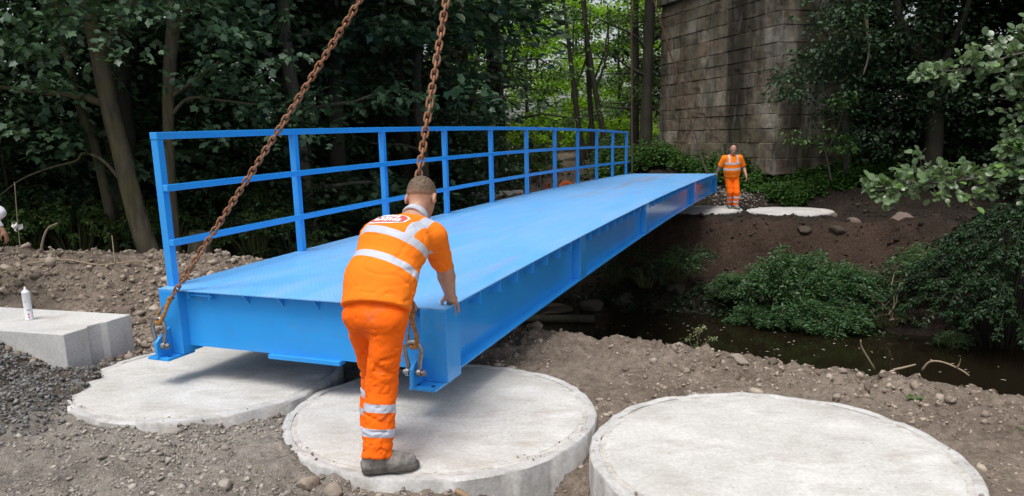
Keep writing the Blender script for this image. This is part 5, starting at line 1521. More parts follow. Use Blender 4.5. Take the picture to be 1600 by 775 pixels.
def hair_fn(P, c, f, u, s=1.0, attr=False):
    d, L_ = head_fn(P, c, f, u, s)
    # hairline: over the brow in front, down to the nape behind
    y, z = L_[:, 1], L_[:, 2]
    lim = np.interp(y, [-0.11, -0.06, -0.02, 0.02, 0.05, 0.10], [-0.040, -0.022, 0.006, 0.032, 0.058, 0.085])
    if attr: return z - lim
    q = z - lim
    off = -0.005 + 0.0095 * sst(-0.012, 0.028, q) + 0.0018 * vnoise(L_[:, 0] * 190, y * 190, z * 190 + 0.01, 9)
    return (np.linalg.norm((L_ - A(0, -0.012, 0.03)) / A(0.077, 0.098, 0.092), axis=1) - 1) * 0.077 * s - off * s
def hand_fn(P, wrist, d, n, side, curl=0.5, spread=0.10, s=1.0, thumb=1):
    """d: direction of the fingers, n: back of the hand normal, side: towards the thumb"""
    d = un(d); n = un(n - d * (n @ d)); sd_ = un(side - d * (side @ d) - n * (side @ n))
    def w(x, y, z): return wrist + s * (d * x + sd_ * y + n * z)
    r = cap(P, w(0, 0, 0), w(0.035, 0, 0), 0.024 * s, 0.028 * s, sd_, 1.25)
    r = smin(r, cap(P, w(0.05, 0.0, 0), w(0.082, 0.0, 0.002), 0.0165 * s, 0.0155 * s, sd_, 2.4), 0.02)
    lens = (0.095, 0.105, 0.098, 0.078)
    for k in range(4):
        y = 0.030 - 0.0205 * k; sp = spread * (1.5 - k) * 0.5
        p = w(0.088 - 0.004 * abs(k - 1), y, 0.0); a = 0.0
        dd = d + sd_ * sp; dd = un(dd); rad = (0.0105, 0.0108, 0.0102, 0.0090)[k]
        for j, fr in enumerate((0.46, 0.30, 0.24)):
            a += curl * (0.75, 1.0, 0.8)[j]
            q = p + s * lens[k] * fr * (dd * math.cos(a) - n * math.sin(a))
            r = smin(r, cap(P, p, q, rad * s * (1 - 0.08 * j), rad * s * (0.93 - 0.09 * j)), 0.004)
            p = q
    p = w(0.022, 0.030, -0.006); q = w(0.056, 0.060, -0.018); t2 = w(0.088, 0.066, -0.030); t3 = w(0.110, 0.062, -0.040)
    r = smin(r, cap(P, p, q, 0.015 * s, 0.0125 * s), 0.014)
    r = smin(r, cap(P, q, t2, 0.0122 * s, 0.0112 * s), 0.004)
    r = smin(r, cap(P, t2, t3, 0.0108 * s, 0.0092 * s), 0.003)
    return r

def folds(P, amp, seed, sc=(9, 9, 16)):
    n = vnoise(P[:, 0] * sc[0] + 0.6 * P[:, 2] * sc[2], P[:, 1] * sc[1], P[:, 2] * sc[2] + 0.01, seed)
    n2 = vnoise(P[:, 0] * sc[0] * 2.1 - P[:, 2] * sc[2] * 1.3, P[:, 1] * sc[1] * 2, P[:, 2] * sc[2] * 1.4 + 0.01, seed + 1)
    return amp * 0.7 * (0.4 - np.abs(n)) - amp * 1.5 * np.exp(-(n / 0.13) ** 2) * (n2 > -0.25) - amp * 0.7 * np.exp(-(n2 / 0.16) ** 2)

def person(name, label, base, J, o):
    """J: world joints; o: options. Builds body, shirt, trousers, boots, hair as children of an Empty"""
    t = thing(name, label, 'person', tuple(base))
    b = np.array(base, float)
    J = {k: np.array(v, float) - b for k, v in J.items()}
    er = un(J['Rsh'] - J['Lsh']); eh = un(J['Rhip'] - J['Lhip'])
    s = o.get('s', 1.0); fat = o.get('fat', 1.0); h = o.get('h', 0.0055)
    up_t = un(J['neck'] - J['pelvis'])
    ef = un(np.cross(up_t, er))                         # towards the front of the chest
    hf, hu = np.array(o['face'], float), np.array(o['hup'], float)
    hd = s * o.get('hs', 1.0)
    def body(P):
        d, _ = head_fn(P, J['head'], hf, hu, hd)
        hfu = un(hf); hdu = un(hu - hfu * (hu @ hfu))
        nk_top = J['head'] - hfu * 0.02 * s - hdu * 0.06 * s
        d = smin(d, cap(P, nk_top, J['neck'] - up_t * 0.03, 0.055 * s, 0.064 * s), 0.03)
        d = smin(d, cap(P, J['Lsh'] + ef * 0.0, J['Rsh'], 0.062 * s, 0.062 * s), 0.06)
        d = smin(d, cap(P, J['chest'], J['neck'] - up_t * 0.10, 0.105 * s, 0.085 * s, er, 1.45), 0.06)
        d = smin(d, cap(P, J['waist'], J['chest'], 0.095 * s * fat, 0.11 * s, er, 1.4), 0.06)
        d = smin(d, cap(P, J['Lhip'], J['Rhip'], 0.10 * s, 0.10 * s), 0.08)
        d = smin(d, cap(P, J['pelvis'], J['waist'], 0.10 * s, 0.095 * s * fat, er, 1.35), 0.06)
        for S_ in 'LR':
            d = smin(d, cap(P, J[S_+'hip'], J[S_+'kn'], 0.085 * s, 0.056 * s), 0.03)
            d = smin(d, cap(P, J[S_+'kn'], J[S_+'ank'], 0.054 * s, 0.040 * s), 0.02)
            am = s * o.get('arm', 1.0); d = smin(d, cap(P, J[S_+'sh'], J[S_+'el'], 0.056 * am, 0.044 * am), 0.02)
            m = J[S_+'el'] + (J[S_+'wr'] - J[S_+'el']) * 0.35
            d = smin(d, cap(P, J[S_+'el'], m, 0.043 * am, 0.044 * am), 0.012)
            d = smin(d, cap(P, m, J[S_+'wr'], 0.044 * am, 0.029 * am), 0.012)
            dd, nn, sdv, curl = o['hand'+S_]
            d = smin(d, hand_fn(P, J[S_+'wr'], np.array(dd, float), np.array(nn, float), np.array(sdv, float), curl, s=s * 1.02), 0.012)
        return d
    pts = np.array(list(J.values()))
    lo = pts.min(0) - 0.26; hi = pts.max(0) + 0.26
    link('body', sdf_mesh('body', body, lo, hi, h, M['skin'], relax=1), t)
    # shirt ----------------------------------------------------------------
    hem = J['pelvis'] + (J['waist'] - J['pelvis']) * o.get('hem', 0.25)
    hem_n = un(J['waist'] - J['pelvis'] + 0.0)
    Relc = {S_: J[S_+'sh'] + (J[S_+'el'] - J[S_+'sh']) * o.get('sleeve', 0.72) for S_ in 'LR'}
    R0, R1, R2, R3 = [x * s for x in o.get('torso', (0.150, 0.140, 0.140, 0.105))]
    KT = o.get('kt', 1.38)
    fl = o.get('fold', 0.006)
    bel = o.get('belly', 0.0)
    def torso(P):
        d = cap(P, J['pelvis'], J['waist'], R0, R1, eh, KT)
        d = smin(d, cap(P, J['waist'], J['chest'], R1, R2, er, KT * 0.98), 0.06)
        d = smin(d, cap(P, J['chest'], J['neck'] - up_t * 0.10 * s, R2, R3, er, KT * 1.05), 0.07)
        if bel: d = smin(d, cap(P, J['waist'] + ef * bel, J['waist'] * 0.5 + J['chest'] * 0.5 + ef * bel * 0.8, 0.13 * s, 0.12 * s, er, 1.15), 0.08)
        d = smin(d, cap(P, J['Lsh'] * 0.93 + J['Rsh'] * 0.07, J['Rsh'] * 0.93 + J['Lsh'] * 0.07, 0.078 * s, 0.078 * s), 0.08)
        return d
    def shirt(P):
        d = torso(P)
        for S_ in 'LR':
            sv = cap(P, J[S_+'sh'], Relc[S_], 0.086 * s, 0.076 * s)
            sv = smax(sv, (tpar(P, J[S_+'sh'], Relc[S_]) - 1.0) * np.linalg.norm(Relc[S_] - J[S_+'sh']), 0.008)
            d = smin(d, sv, 0.035)
            if 'shirt' in o: d = smin(d, cap(P, J[S_+'el'], J[S_+'wr'], 0.062 * s, 0.048 * s), 0.02)
        d = d - folds(P, fl * 0.45, 3, (6, 6, 10))
        d = smax(d, -(P - hem) @ hem_n, 0.012)
        nb = (P - (J['neck'] + up_t * 0.012 * s)) @ un(up_t * 0.9 + ef * 0.35)
        d = smax(d, nb, 0.02)
        return d
    ta, tb = J['pelvis'], J['neck']
    bands = o['bands']
    brace = o.get('brace', 0.125)
    def tape(P):
        tt = tpar(P, ta, tb); ln = np.linalg.norm(tb - ta)
        sag = o.get('sag', 0.0) * ((P - J['chest']) @ er)
        v = np.full(len(P), -1.0)
        inT = torso(P) < 0.03
        for c in bands:
            v = np.maximum(v, 0.026 - np.abs((tt - c) * ln + sag))
        sx = (P - J['chest']) @ er
        vb = 0.026 - np.abs(np.abs(sx) - brace * s - 0.10 * (tt - bands[-1]) * (tt > bands[-1]) * o.get('splay', 0.5))
        vb = np.where(tt > bands[-1] - 0.01, vb, -1)
        v = np.maximum(v, vb)
        arm = np.minimum(*[np.where(tpar(P, J[S_+'sh'], J[S_+'el']) > 0.16, cap(P, J[S_+'sh'], J[S_+'el'], 0.09 * s, 0.085 * s), 1) for S_ in 'LR'])
        v = np.where((arm < 0.02) & (torso(P) > 0.004), -1, v)
        return v
    link('shirt', sdf_mesh('shirt', shirt, lo, hi, max(h, 0.007), M[o.get('shirt', 'hi_shirt')], tape, relax=2), t)
    # collar
    def collar(P):
        n_ = un(up_t * 0.9 + ef * 0.25)
        q = J['neck'] + up_t * 0.005 * s
        d = cap(P, q - n_ * 0.015, q + n_ * 0.02 * s, 0.083 * s, 0.074 * s)
        d = smax(d, -cap(P, q - n_ * 0.1, q + n_ * 0.1, 0.066 * s, 0.064 * s), 0.004)
        return smax(d, np.abs((P - q) @ n_) - 0.024 * s, 0.004)
    link('collar', sdf_mesh('collar', collar, J['neck'] - 0.16, J['neck'] + 0.16, max(h, 0.006), M[o.get('collar', 'grey_collar')], relax=2), t)
    # trousers ---------------------------------------------------------------
    tr_ = [x * s for x in o.get('leg', (0.118, 0.095, 0.088, 0.090))]
    def trousers(P):
        hr = o.get('hipr', 0.115) * s; d = cap(P, J['Lhip'], J['Rhip'], hr, hr)
        d = smin(d, cap(P, J['pelvis'], J['pelvis'] + (J['waist'] - J['pelvis']) * 0.7, R0 * 0.75, R1 * 0.75, eh, KT * 0.96), 0.06)
        if 'seat' in o: d = smin(d, cap(P, J['Lhip'] - ef * o['seat'], J['Rhip'] - ef * o['seat'], 0.085 * s, 0.085 * s), 0.06)
        for S_ in 'LR':
            hp, kn, an = J[S_+'hip'], J[S_+'kn'], J[S_+'ank']
            ho = an + (kn - an) * o.get('cuff', 0.0)
            d = smin(d, cap(P, hp, kn, tr_[0], tr_[1]), 0.045)
            lower = cap(P, kn, ho, tr_[1], tr_[3])
            lower = smin(lower, cap(P, kn + (ho - kn) * 0.3, kn + (ho - kn) * 0.6, tr_[2], tr_[2]), 0.04)
            d = smin(d, lower, 0.03)
            cut = (tpar(P, kn, ho) - 1.0) * np.linalg.norm(ho - kn)
            near = (cap(P, kn, an - (kn - an) * 0.3, 0.17 * s, 0.17 * s) < 0)
            d = np.where(near, smax(d, cut, 0.010), d)
        d = d - (folds(P, fl * 1.2, 7, (7, 7, 12)) + folds(P, fl * 0.5, 17, (16, 16, 22))) * (0.35 + 0.65 * sst(0.15, -0.25, P[:, 2] - J['pelvis'][2] + 0.1))
        return d
    lb = o.get('legbands', (0.40, 0.72))
    def ltape(P):
        v = np.full(len(P), -1.0)
        dR = cap(P, J['Rkn'], J['Rank'], 0, 0); dL = cap(P, J['Lkn'], J['Lank'], 0, 0)
        for S_, m in (('R', dR <= dL), ('L', dR > dL)):
            tt = tpar(P, J[S_+'kn'], J[S_+'ank']); ln = np.linalg.norm(J[S_+'kn'] - J[S_+'ank'])
            for c in lb: v = np.where(m, np.maximum(v, 0.026 - np.abs((tt - c) * ln)), v)
        return v
    link('trousers', sdf_mesh('trousers', trousers, lo, hi, max(h, 0.008), M[o.get('pants', 'hi_trousers')], ltape, relax=2), t)
    # boots ------------------------------------------------------------------
    for S_ in 'LR':
        an = J[S_+'ank']; fd = un(np.array(o['foot'+S_], float)); gz_ = o['ground'+S_] - b[2]
        sd_ = un(np.cross(fd, A(0, 0, 1))); upv = np.cross(sd_, fd)
        hl = A(an[0], an[1], gz_) - fd * 0.055 * s; toe = hl + fd * 0.25 * s
        def boot(P):
            d = cap(P, hl + upv * 0.05 * s + fd * 0.02 * s, an + A(0, 0, 0.08 * s), 0.052 * s, 0.058 * s)
            d = smin(d, cap(P, hl + upv * 0.048 * s + fd * 0.02, hl + upv * 0.045 * s + fd * 0.15 * s, 0.047 * s, 0.050 * s), 0.03)
            d = smin(d, cap(P, hl + upv * 0.05 * s + fd * 0.15 * s, hl + upv * 0.044 * s + fd * 0.235 * s, 0.052 * s, 0.044 * s, sd_, 1.1), 0.03)
            d = smin(d, cap(P, hl + upv * 0.085 * s + fd * 0.07 * s, hl + upv * 0.075 * s + fd * 0.13 * s, 0.045 * s, 0.040 * s), 0.03)
            d = smax(d, -((P - hl) @ upv - 0.020 * s), 0.008)
            return d - 0.0015 * vnoise(P[:, 0] * 40, P[:, 1] * 40, P[:, 2] * 40 + 0.01, 5)
        def sole(P):
            L1 = hl + upv * 0.016 * s
            d = cap(P, L1 + fd * 0.02 * s, L1 + fd * 0.245 * s, 0.053 * s, 0.051 * s, sd_, 1.0)
            d = smin(d, cap(P, L1 + fd * 0.17 * s, L1 + fd * 0.22 * s, 0.058 * s, 0.056 * s), 0.02)
            hgt = (P - L1) @ upv
            return smax(d, np.abs(hgt - 0.004 * s) - 0.017 * s, 0.006)
        c = (hl + toe) / 2
        bo = link('boot', sdf_mesh('boot', boot, c - 0.27, c + 0.27, max(h, 0.006), M['boot'], relax=1), t)
        link('sole', sdf_mesh('sole', sole, c - 0.24, c + 0.24, max(h, 0.006), M['sole'], relax=1), bo)
    if o.get('hair', True):
        link('hair', sdf_mesh('hair', lambda P: hair_fn(P, J['head'], hf, hu, hd), J['head'] - 0.17 * hd, J['head'] + 0.17 * hd, max(h * 0.8, 0.0045), M['hair'], lambda V: hair_fn(V, J['head'], hf, hu, hd, True), relax=1), t)
    f = un(hf); u = un(hu - f * (hu @ f)); r = np.cross(f, u)
    ey = MB()
    for sx in (-1, 1):
        c = J['head'] + hd * (r * sx * 0.030 + f * 0.0805 + u * 0.013)
        vs, fs = ico(1)
        ey.add(vs * 0.0105 * s + c, fs)
    ey.build('eyes', M['eye'], t, True)
    return t, J, b, dict(shirt=shirt, er=er, ef=ef, up=up_t)

# the man pushing at the near corner --------------------------------------------
bY = np.array([BLU[0], BLU[1], 0])
J1 = dict(pelvis=(-0.845, 4.42, 0.985), Rhip=(-0.755, 4.39, 0.955), Lhip=(-0.940, 4.49, 0.955), Rkn=(-0.825, 4.40, 0.54), Rank=(-0.860, 4.29, 0.11),
          Lkn=(-0.930, 4.80, 0.47), Lank=(-0.975, 4.80, 0.10), waist=(-0.815, 4.53, 1.185), chest=(-0.735, 4.69, 1.385), neck=(-0.622, 4.86, 1.535),
          head=(-0.590, 4.955, 1.640), Rsh=(-0.507, 4.80, 1.405), Lsh=(-0.920, 4.95, 1.400), Rel=(-0.462, 5.03, 1.165), Rwr=(-0.452, 5.275, 0.925),
          Lel=(-0.99, 5.17, 1.17), Lwr=(-0.80, 5.26, 0.91))
t1, j1, b1, f1 = person('person', 'man in orange work clothes seen from behind leaning on the near corner of the bridge', (-0.85, 4.35, 0.0), J1, dict(
    s=1.10, fat=1.1, h=0.0066, face=(0.25, 0.80, -0.62), hup=(0.15, 0.58, 0.8),
    handR=((0.10, 0.55, -0.72), (0.10, 0.72, 0.66), (-1.0, 0.1, 0.0), 0.30), handL=((0.2, 0.55, -0.65), (0, 0.7, 0.7), (1, 0, 0), 0.35),
    torso=(0.160, 0.154, 0.148, 0.100), kt=1.36, leg=(0.100, 0.091, 0.080, 0.088), hem=0.14, arm=1.30, hipr=0.082, hs=1.07, sleeve=0.86, seat=0.012, cuff=-0.02,
    bands=(0.40, 0.635), sag=0.10, brace=0.145, splay=0.5, legbands=(0.32, 0.66), fold=0.0085,
    footR=(0.97, 0.22, 0.0), footL=(-0.05, 1.0, 0), groundR=0.008, groundL=0.002))
# printed badge on the back of the shirt: oval with pale lettering
def badge():
    er, ef, up = f1['er'], f1['ef'], f1['up']
    c0 = j1['neck'] - up * 0.155 - er * 0.055
    def drop(p, off):
        """slide the point along the chest axis onto the cloth"""
        a, bb = p - ef * 0.30, p + ef * 0.0
        ts = np.linspace(0, 1, 161); X = a[None] + (bb - a)[None] * ts[:, None]
        v = f1['shirt'](X); k = np.argmax(v < 0.0)
        if not (v < 0).any(): k = 100
        return X[k] - ef * off
    def sheet(name, outline, mat, off, inner=None):
        """outline in (x,y) metres on the back; grid fan"""
        V = []; F = []; n = len(outline); rings = (0.0, 0.3, 0.55, 0.8, 1.0) if inner is None else (inner, 1.0)
        cx = sum(p[0] for p in outline) / n; cy = sum(p[1] for p in outline) / n
        for rr in rings:
            for p in outline: V.append(drop(c0 + er * (cx + (p[0] - cx) * rr) + up * (cy + (p[1] - cy) * rr), off))
        for i in range(len(rings) - 1):
            for k in range(n): F.append((i*n+k, i*n+(k+1)%n, (i+1)*n+(k+1)%n, (i+1)*n+k))
        return MB().add(V, F).build(name, mat, t1)
    def oval(a, bq, n=36, p=2.6):
        o_ = []
        for k in range(n):
            th = 2 * math.pi * k / n; c, s_ = math.cos(th), math.sin(th)
            o_.append((a * math.copysign(abs(c) ** (2 / p), c), bq * math.copysign(abs(s_) ** (2 / p), s_)))
        return o_
    sheet('badge', oval(0.135, 0.062), M['white_print'], 0.004)
    sheet('badge_field', oval(0.124, 0.052), M['red_print'], 0.0065)
    rgl = np.random.default_rng(4)
    for row, (y, xs_) in enumerate(((0.022, np.linspace(-0.088, 0.066, 7)), (-0.021, np.linspace(-0.066, 0.088, 7)))):
        for x in xs_:
            w_, h_ = rgl.uniform(0.0085, 0.012), rgl.uniform(0.016, 0.020)
            sheet('badge_lettering', [(x - w_, y - h_), (x + w_, y - h_), (x + w_ * 1.1, y), (x + w_, y + h_), (x - w_, y + h_)], M['white_print'], 0.009)
badge()

# the man walking on the far bank ----------------------------------------------
zb = 0.0
J2 = dict(pelvis=(6.06, 20.42, 0.86), Rhip=(5.97, 20.42, 0.83), Lhip=(6.16, 20.42, 0.83), Rkn=(6.01, 20.34, 0.46), Rank=(6.075, 20.55, 0.12),
          Lkn=(6.165, 20.24, 0.46), Lank=(6.17, 20.32, 0.10), waist=(6.05, 20.40, 1.06), chest=(6.04, 20.37, 1.27), neck=(6.03, 20.34, 1.45),
          head=(6.03, 20.27, 1.60), Rsh=(5.82, 20.36, 1.37), Lsh=(6.25, 20.36, 1.37), Rel=(5.72, 20.42, 1.13), Rwr=(5.70, 20.60, 0.985),
          Lel=(6.38, 20.42, 1.12), Lwr=(6.41, 20.28, 0.90))
J2 = {k: (v[0] * 1.084, v[1] * 1.084, 2.03 + (v[2] - 2.03) * 1.084) for k, v in J2.items()}
person('person', 'bald man in orange work clothes walking beside the far end of the bridge', (6.6, 22.13, -0.17), J2, dict(
    s=1.07, fat=1.25, h=0.0105, face=(-0.12, -0.93, -0.34), hup=(0.0, -0.3, 0.95), hair=False,
    handR=((-0.2, 0.3, -0.9), (-0.9, 0, 0.3), (0, -1, 0), 0.45), handL=((0.1, -0.35, -0.9), (0.9, 0.1, 0.1), (0, -1, 0), 0.5),
    torso=(0.170, 0.178, 0.165, 0.112), kt=1.27, belly=0.055, hipr=0.10, leg=(0.102, 0.086, 0.075, 0.080), hem=0.06, sleeve=0.90, cuff=0.0,
    bands=(0.40, 0.66), brace=0.105, splay=0.15, legbands=(0.35, 0.68), fold=0.006, collar='hi_shirt',
    footR=(-0.2, -0.95, 0.0), footL=(0.15, -0.98, 0), groundR=-0.168, groundL=-0.168))

# the person whose sleeve shows at the left edge -----------------------------------
zg = hz0(-6.4, 8.65)
J3 = {k: (np.array(v) * A(1, 1, 1)) for k, v in dict(pelvis=(-7.42, 10.2, 0.98), Rhip=(-7.50, 10.14, 0.94), Lhip=(-7.44, 10.32, 0.94), Rkn=(-7.50, 10.12, 0.5), Rank=(-7.52, 10.10, 0.10),
    Lkn=(-7.40, 10.36, 0.5), Lank=(-7.42, 10.36, 0.10), waist=(-7.42, 10.2, 1.15), chest=(-7.42, 10.2, 1.33), neck=(-7.40, 10.2, 1.50), head=(-7.36, 10.2, 1.66),
    Rsh=(-7.38, 10.00, 1.42), Lsh=(-7.40, 10.40, 1.42), Rel=(-6.86, 9.98, 1.20), Rwr=(-7.02, 9.80, 0.99), Lel=(-7.36, 10.5, 1.16), Lwr=(-7.20, 10.46, 0.94)).items()}
J3 = {k: tuple(v + A(1.04, -1.5, zg)) for k, v in J3.items()}
person('person', 'person standing on the dug soil with only a pale sleeve inside the left edge', (-6.41, 8.7, zg), J3, dict(
    s=0.97, h=0.014, face=(0.95, -0.2, -0.1), hup=(0, 0, 1), handR=((-0.75, -0.2, -0.6), (0.6, -0.6, 0.3), (0, 1, 0.3), 0.6), handL=((0.4, 0, -0.9), (0.9, 0, 0.3), (0, -1, 0), 0.5),
    torso=(0.15, 0.14, 0.14, 0.1), kt=1.38, sleeve=1.0, hem=0.05, bands=(9.0,), brace=9.0, legbands=(9.0,), fold=0.005, shirt='white_cloth', pants='dark_cloth',
    footR=(0.95, -0.2, 0), footL=(0.95, 0.1, 0), groundR=zg, groundL=zg))
# ------------------------------------------------------------------ small things
def twig(name, label, pts, r0, r1, mat='twig', cat_='stick', group=None, side=()):
    b = np.array(pts[0], float)
    t = thing(name, label, cat_, tuple(b), 0, group)
    Q = spline(np.array(pts) - b, 4)
    V, F = tube_np(Q, np.linspace(r0, r1, len(Q)), 7, noise=0.08, seed=2)
    MB().add(V, F).build('stem', M[mat], t, True)
    for s_ in side:
        Q = spline(np.array(s_) - b, 3); V, F = tube_np(Q, np.linspace(r1 * 1.2, r1 * 0.5, len(Q)), 5)
        MB().add(V, F).build('side_shoot', M[mat], t, True)
    return t
twig('stick', 'bare pale twig leaning up out of the soil at the water edge', [(3.36, 6.58, -0.14), (3.27, 6.54, -0.02), (3.19, 6.52, 0.10), (3.17, 6.5, 0.165)], 0.010, 0.006)
twig('stick', 'bent pale driftwood twig lying on the crest at the right', [(3.70, 6.40, -0.10), (3.74, 6.36, -0.01), (3.83, 6.30, 0.0), (3.93, 6.2, -0.04), (3.98, 6.16, -0.08)], 0.010, 0.006,
     side=[[(3.90, 6.22, -0.03), (3.91, 6.2, 0.03), (3.90, 6.18, 0.07)]])
twig('stick', 'short grey stick lying left of the bent driftwood twig', [(3.45, 6.42, -0.10), (3.56, 6.42, -0.075), (3.66, 6.44, -0.06)], 0.012, 0.008)
twig('stick', 'weathered broken stake end in the soil before the nearest ring', [(-0.36, 4.13, -0.05), (-0.30, 4.10, -0.075), (-0.22, 4.06, -0.10)], 0.020, 0.017, 'wood')
zz = lambda x, y, d=0.02: (x, y, hz0(x, y) + d)
twig('branch', 'long thin dead branch lying on top of the dug soil at the left', [zz(-6.35, 9.6, 0.05), zz(-5.9, 9.7, 0.06), zz(-5.4, 9.6, 0.05), zz(-4.9, 9.65, 0.08), zz(-4.6, 9.5, 0.05)], 0.016, 0.008, cat_='branch',
     side=[[zz(-5.2, 9.6, 0.06), (-5.25, 9.7, hz0(-5.25, 9.7) + 0.22), (-5.3, 9.8, hz0(-5.3, 9.8) + 0.36)]])
twig('branch', 'pale bent root sticking up from the dug soil crest at the left', [(-6.6, 10.3, hz0(-6.6, 10.3) - 0.05), (-6.55, 10.3, hz0(-6.55, 10.3) + 0.15), (-6.45, 10.3, hz0(-6.45, 10.3) + 0.34), (-6.3, 10.3, hz0(-6.3, 10.3) + 0.42)], 0.022, 0.010, cat_='branch')
twig('branch', 'splintered pale dead branch dangling in the trees right of the pier', [(9.85, 21.4, 5.15), (9.95, 21.4, 4.55), (10.0, 21.4, 4.05), (9.9, 21.4, 3.55)], 0.05, 0.02, cat_='branch')
twig('log', 'squared timber lying at the water under the bridge', [(-0.2, 17.0, -2.0), (0.6, 17.2, -1.75), (1.5, 17.5, -1.45)], 0.16, 0.15, 'bark_dark', 'log')
twig('log', 'dark waterlogged timber lying low on the bank under the bridge', [(-0.8, 16.8, -2.15), (0.4, 16.75, -2.12), (1.9, 16.6, -2.12)], 0.11, 0.10, 'bark_dark', 'log')
rgl = np.random.default_rng(31)
t = thing('driftwood', 'tangle of dead brown branches caught on the far bank by the ivy', 'branches', (8.3, 15.6, -1.9))
for k in range(9):
    p = [rgl.normal(0, 0.2, 3) * A(1, 1, 0.3)]
    d = un(rgl.normal(0, 1, 3) * A(1, 0.5, 0.6) + A(0, -0.1, 0.5))
    for j in range(3): p.append(p[-1] + d * 0.33 + rgl.normal(0, 0.07, 3))
    Q = spline(p, 4); V, F = tube_np(Q, np.linspace(0.02, 0.008, len(Q)), 5)
    MB().add(V, F).build('branch', M['twig'], t, True)

# tall weed on the crest
t = thing('weed', 'tall flowering weed standing on the river crest', 'weed', (1.86, 7.25, hz(1.86, 7.25) - 0.02))
stalks = [[(0, 0, 0), (0.03, 0, 0.10), (0.09, 0, 0.17), (0.16, -0.01, 0.22)], [(0, 0, 0), (0.005, 0, 0.12), (0.02, 0, 0.22), (0.06, 0, 0.33)], [(0, 0, 0), (-0.02, 0, 0.10), (-0.05, 0, 0.16), (-0.08, 0, 0.22)], [(0.02, 0, 0.2), (0.0, 0.0, 0.26), (0.01, 0, 0.31)]]
PP = []; 
for s_ in stalks:
    Q = spline(s_, 4); V, F = tube_np(Q, np.linspace(0.005, 0.003, len(Q)), 5); MB().add(V, F).build('stalk', M['stem'], t, True)
    PP += [Q[-1] + rgl.normal(0, 0.020, 3) * A(1.3, 1, 0.7) for _ in range(26)] + [Q[len(Q) // 2] + rgl.normal(0, 0.02, 3) for _ in range(8)]
PP = np.array(PP); V, F = leaves_np(PP, rgl.normal(0, 1, PP.shape), rgl.normal(0, 1, PP.shape) + A(0, 0, 1), rgl.uniform(0.015, 0.034, len(PP)), OVAL)
tag(link('florets', mesh_np('florets', V, F, M['leaf_floret']), t), kind='stuff')
# wilted leaves on the soil at the right
for k, (x, y) in enumerate([(3.62, 4.86), (3.78, 4.90), (3.9, 4.78), (3.2, 5.6)]):
    t = thing('weed', ['wilted green leaves on the soil right of the near right ring', 'limp green seedling beside the wilted leaves', 'second limp seedling right of the wilted leaves', 'torn green leaf on the soil behind the near right ring'][k], 'weed', (x, y, hz(x, y) + 0.01))
    n = 7; a = rgl.uniform(0, 6.28, n)
    V, F = leaves_np(rgl.normal(0, 0.02, (n, 3)) * A(1, 1, 0.4), np.stack([np.cos(a), np.sin(a), 0.2 + 0 * a], 1), rgl.normal(0, 0.3, (n, 3)) + A(0, 0, 1), rgl.uniform(0.04, 0.08, n), OVAL)
    link('leaves', mesh_np('leaves', V, F, M['leaf_nettle']), t)

# gear on the far bank beyond the handrail
t = thing('kerb', 'long pale concrete kerb lying on the soil beyond the handrail', 'kerb', (-0.48, 26.3, hz0(-0.48, 26.3)), 0.40)
MB().box((-0.98, -0.13, -0.05), (0.98, 0.13, 0.19)).build('kerb_stone', M['conc_block'], t, bevel=0.02)
zs = hz0(-0.5, 28)
t = thing('stake', 'thick wooden stake standing in the leaves beyond the handrail', 'stake', (-0.5, 28.0, zs))
MB().prism([(0.075 * math.cos(a), 0.07 * math.sin(a)) for a in np.linspace(0, 6.28, 9)[:-1]], -0.2, 1.45 - zs).build('stake_post', M['wood'], t, bevel=0.012)
zs = hz0(4.9, 33)
t = thing('stake', 'small wooden stake beside the path near the far end of the handrail', 'stake', (4.75, 33.0, zs))
MB().prism([(0.05 * math.cos(a), 0.05 * math.sin(a)) for a in np.linspace(0, 6.28, 9)[:-1]], -0.2, 0.75).build('stake_post', M['wood'], t, bevel=0.012)
for k, (x, lab) in enumerate(((0.707, 'left one of two upright rods with mushroom caps'), (1.057, 'right one of two upright rods with mushroom caps'))):
    zs = hz0(x, 26)
    t = thing('steel_pin', lab, 'rod', (x, 26.0, zs), 0, 'rods with caps beyond the handrail')
    MB().tube([(0, 0, -0.2), (0.0, 0, 0.90 - zs)], 0.016, 8).build('rod', M['steel'], t)
    MB().lathe([(0.02, 0.88 - zs), (0.068, 0.885 - zs), (0.068, 0.915 - zs), (0.02, 0.93 - zs)], 14).build('safety_cap', M['wood'], t)
for k, (x, h_, lab) in enumerate(((1.28, 0.46, 'short bright red post left of the orange cut-off saw'), (1.60, 0.76, 'taller bright red post just left of the orange cut-off saw'))):
    zs = hz0(x, 26)
    t = thing('marker_post', lab, 'post', (x, 26.0, zs), 0, 'red posts beyond the handrail')
    MB().prism([(0.030 * math.cos(a), 0.030 * math.sin(a)) for a in np.linspace(0, 6.28, 7)[:-1]], -0.1, h_ - zs).build('post_shaft', M['red_plastic'], t)
zs = hz0(1.98, 26)
t = thing('cut_off_saw', 'orange cut-off saw lying beyond the handrail', 'saw', (1.98, 26.0, zs + 0.02), 0.1)
dsc = MB().tube([(-0.02, -0.012, 0.26), (-0.02, 0.012, 0.26)], 0.20, 28).build('blade', M['can_grey'], t)
g = MB(); n = 16
pl = [(0.26 * math.cos(a), 0.26 + 0.26 * math.sin(a)) for a in np.linspace(-0.3, 3.6, n)] + [(0.15 * math.cos(a), 0.26 + 0.15 * math.sin(a)) for a in np.linspace(3.6, -0.3, n)]
g.prism([(x - 0.02, z) for x, z in pl], -0.045, 0.045, axis=1); g.build('blade_guard', M['orange_plastic'], t, bevel=0.01)
MB().prism([(0.30, 0.02), (0.78, 0.02), (0.80, 0.16), (0.70, 0.27), (0.50, 0.30), (0.34, 0.20)], -0.10, 0.10, axis=1).build('engine_housing', M['orange_plastic'], t, bevel=0.02)
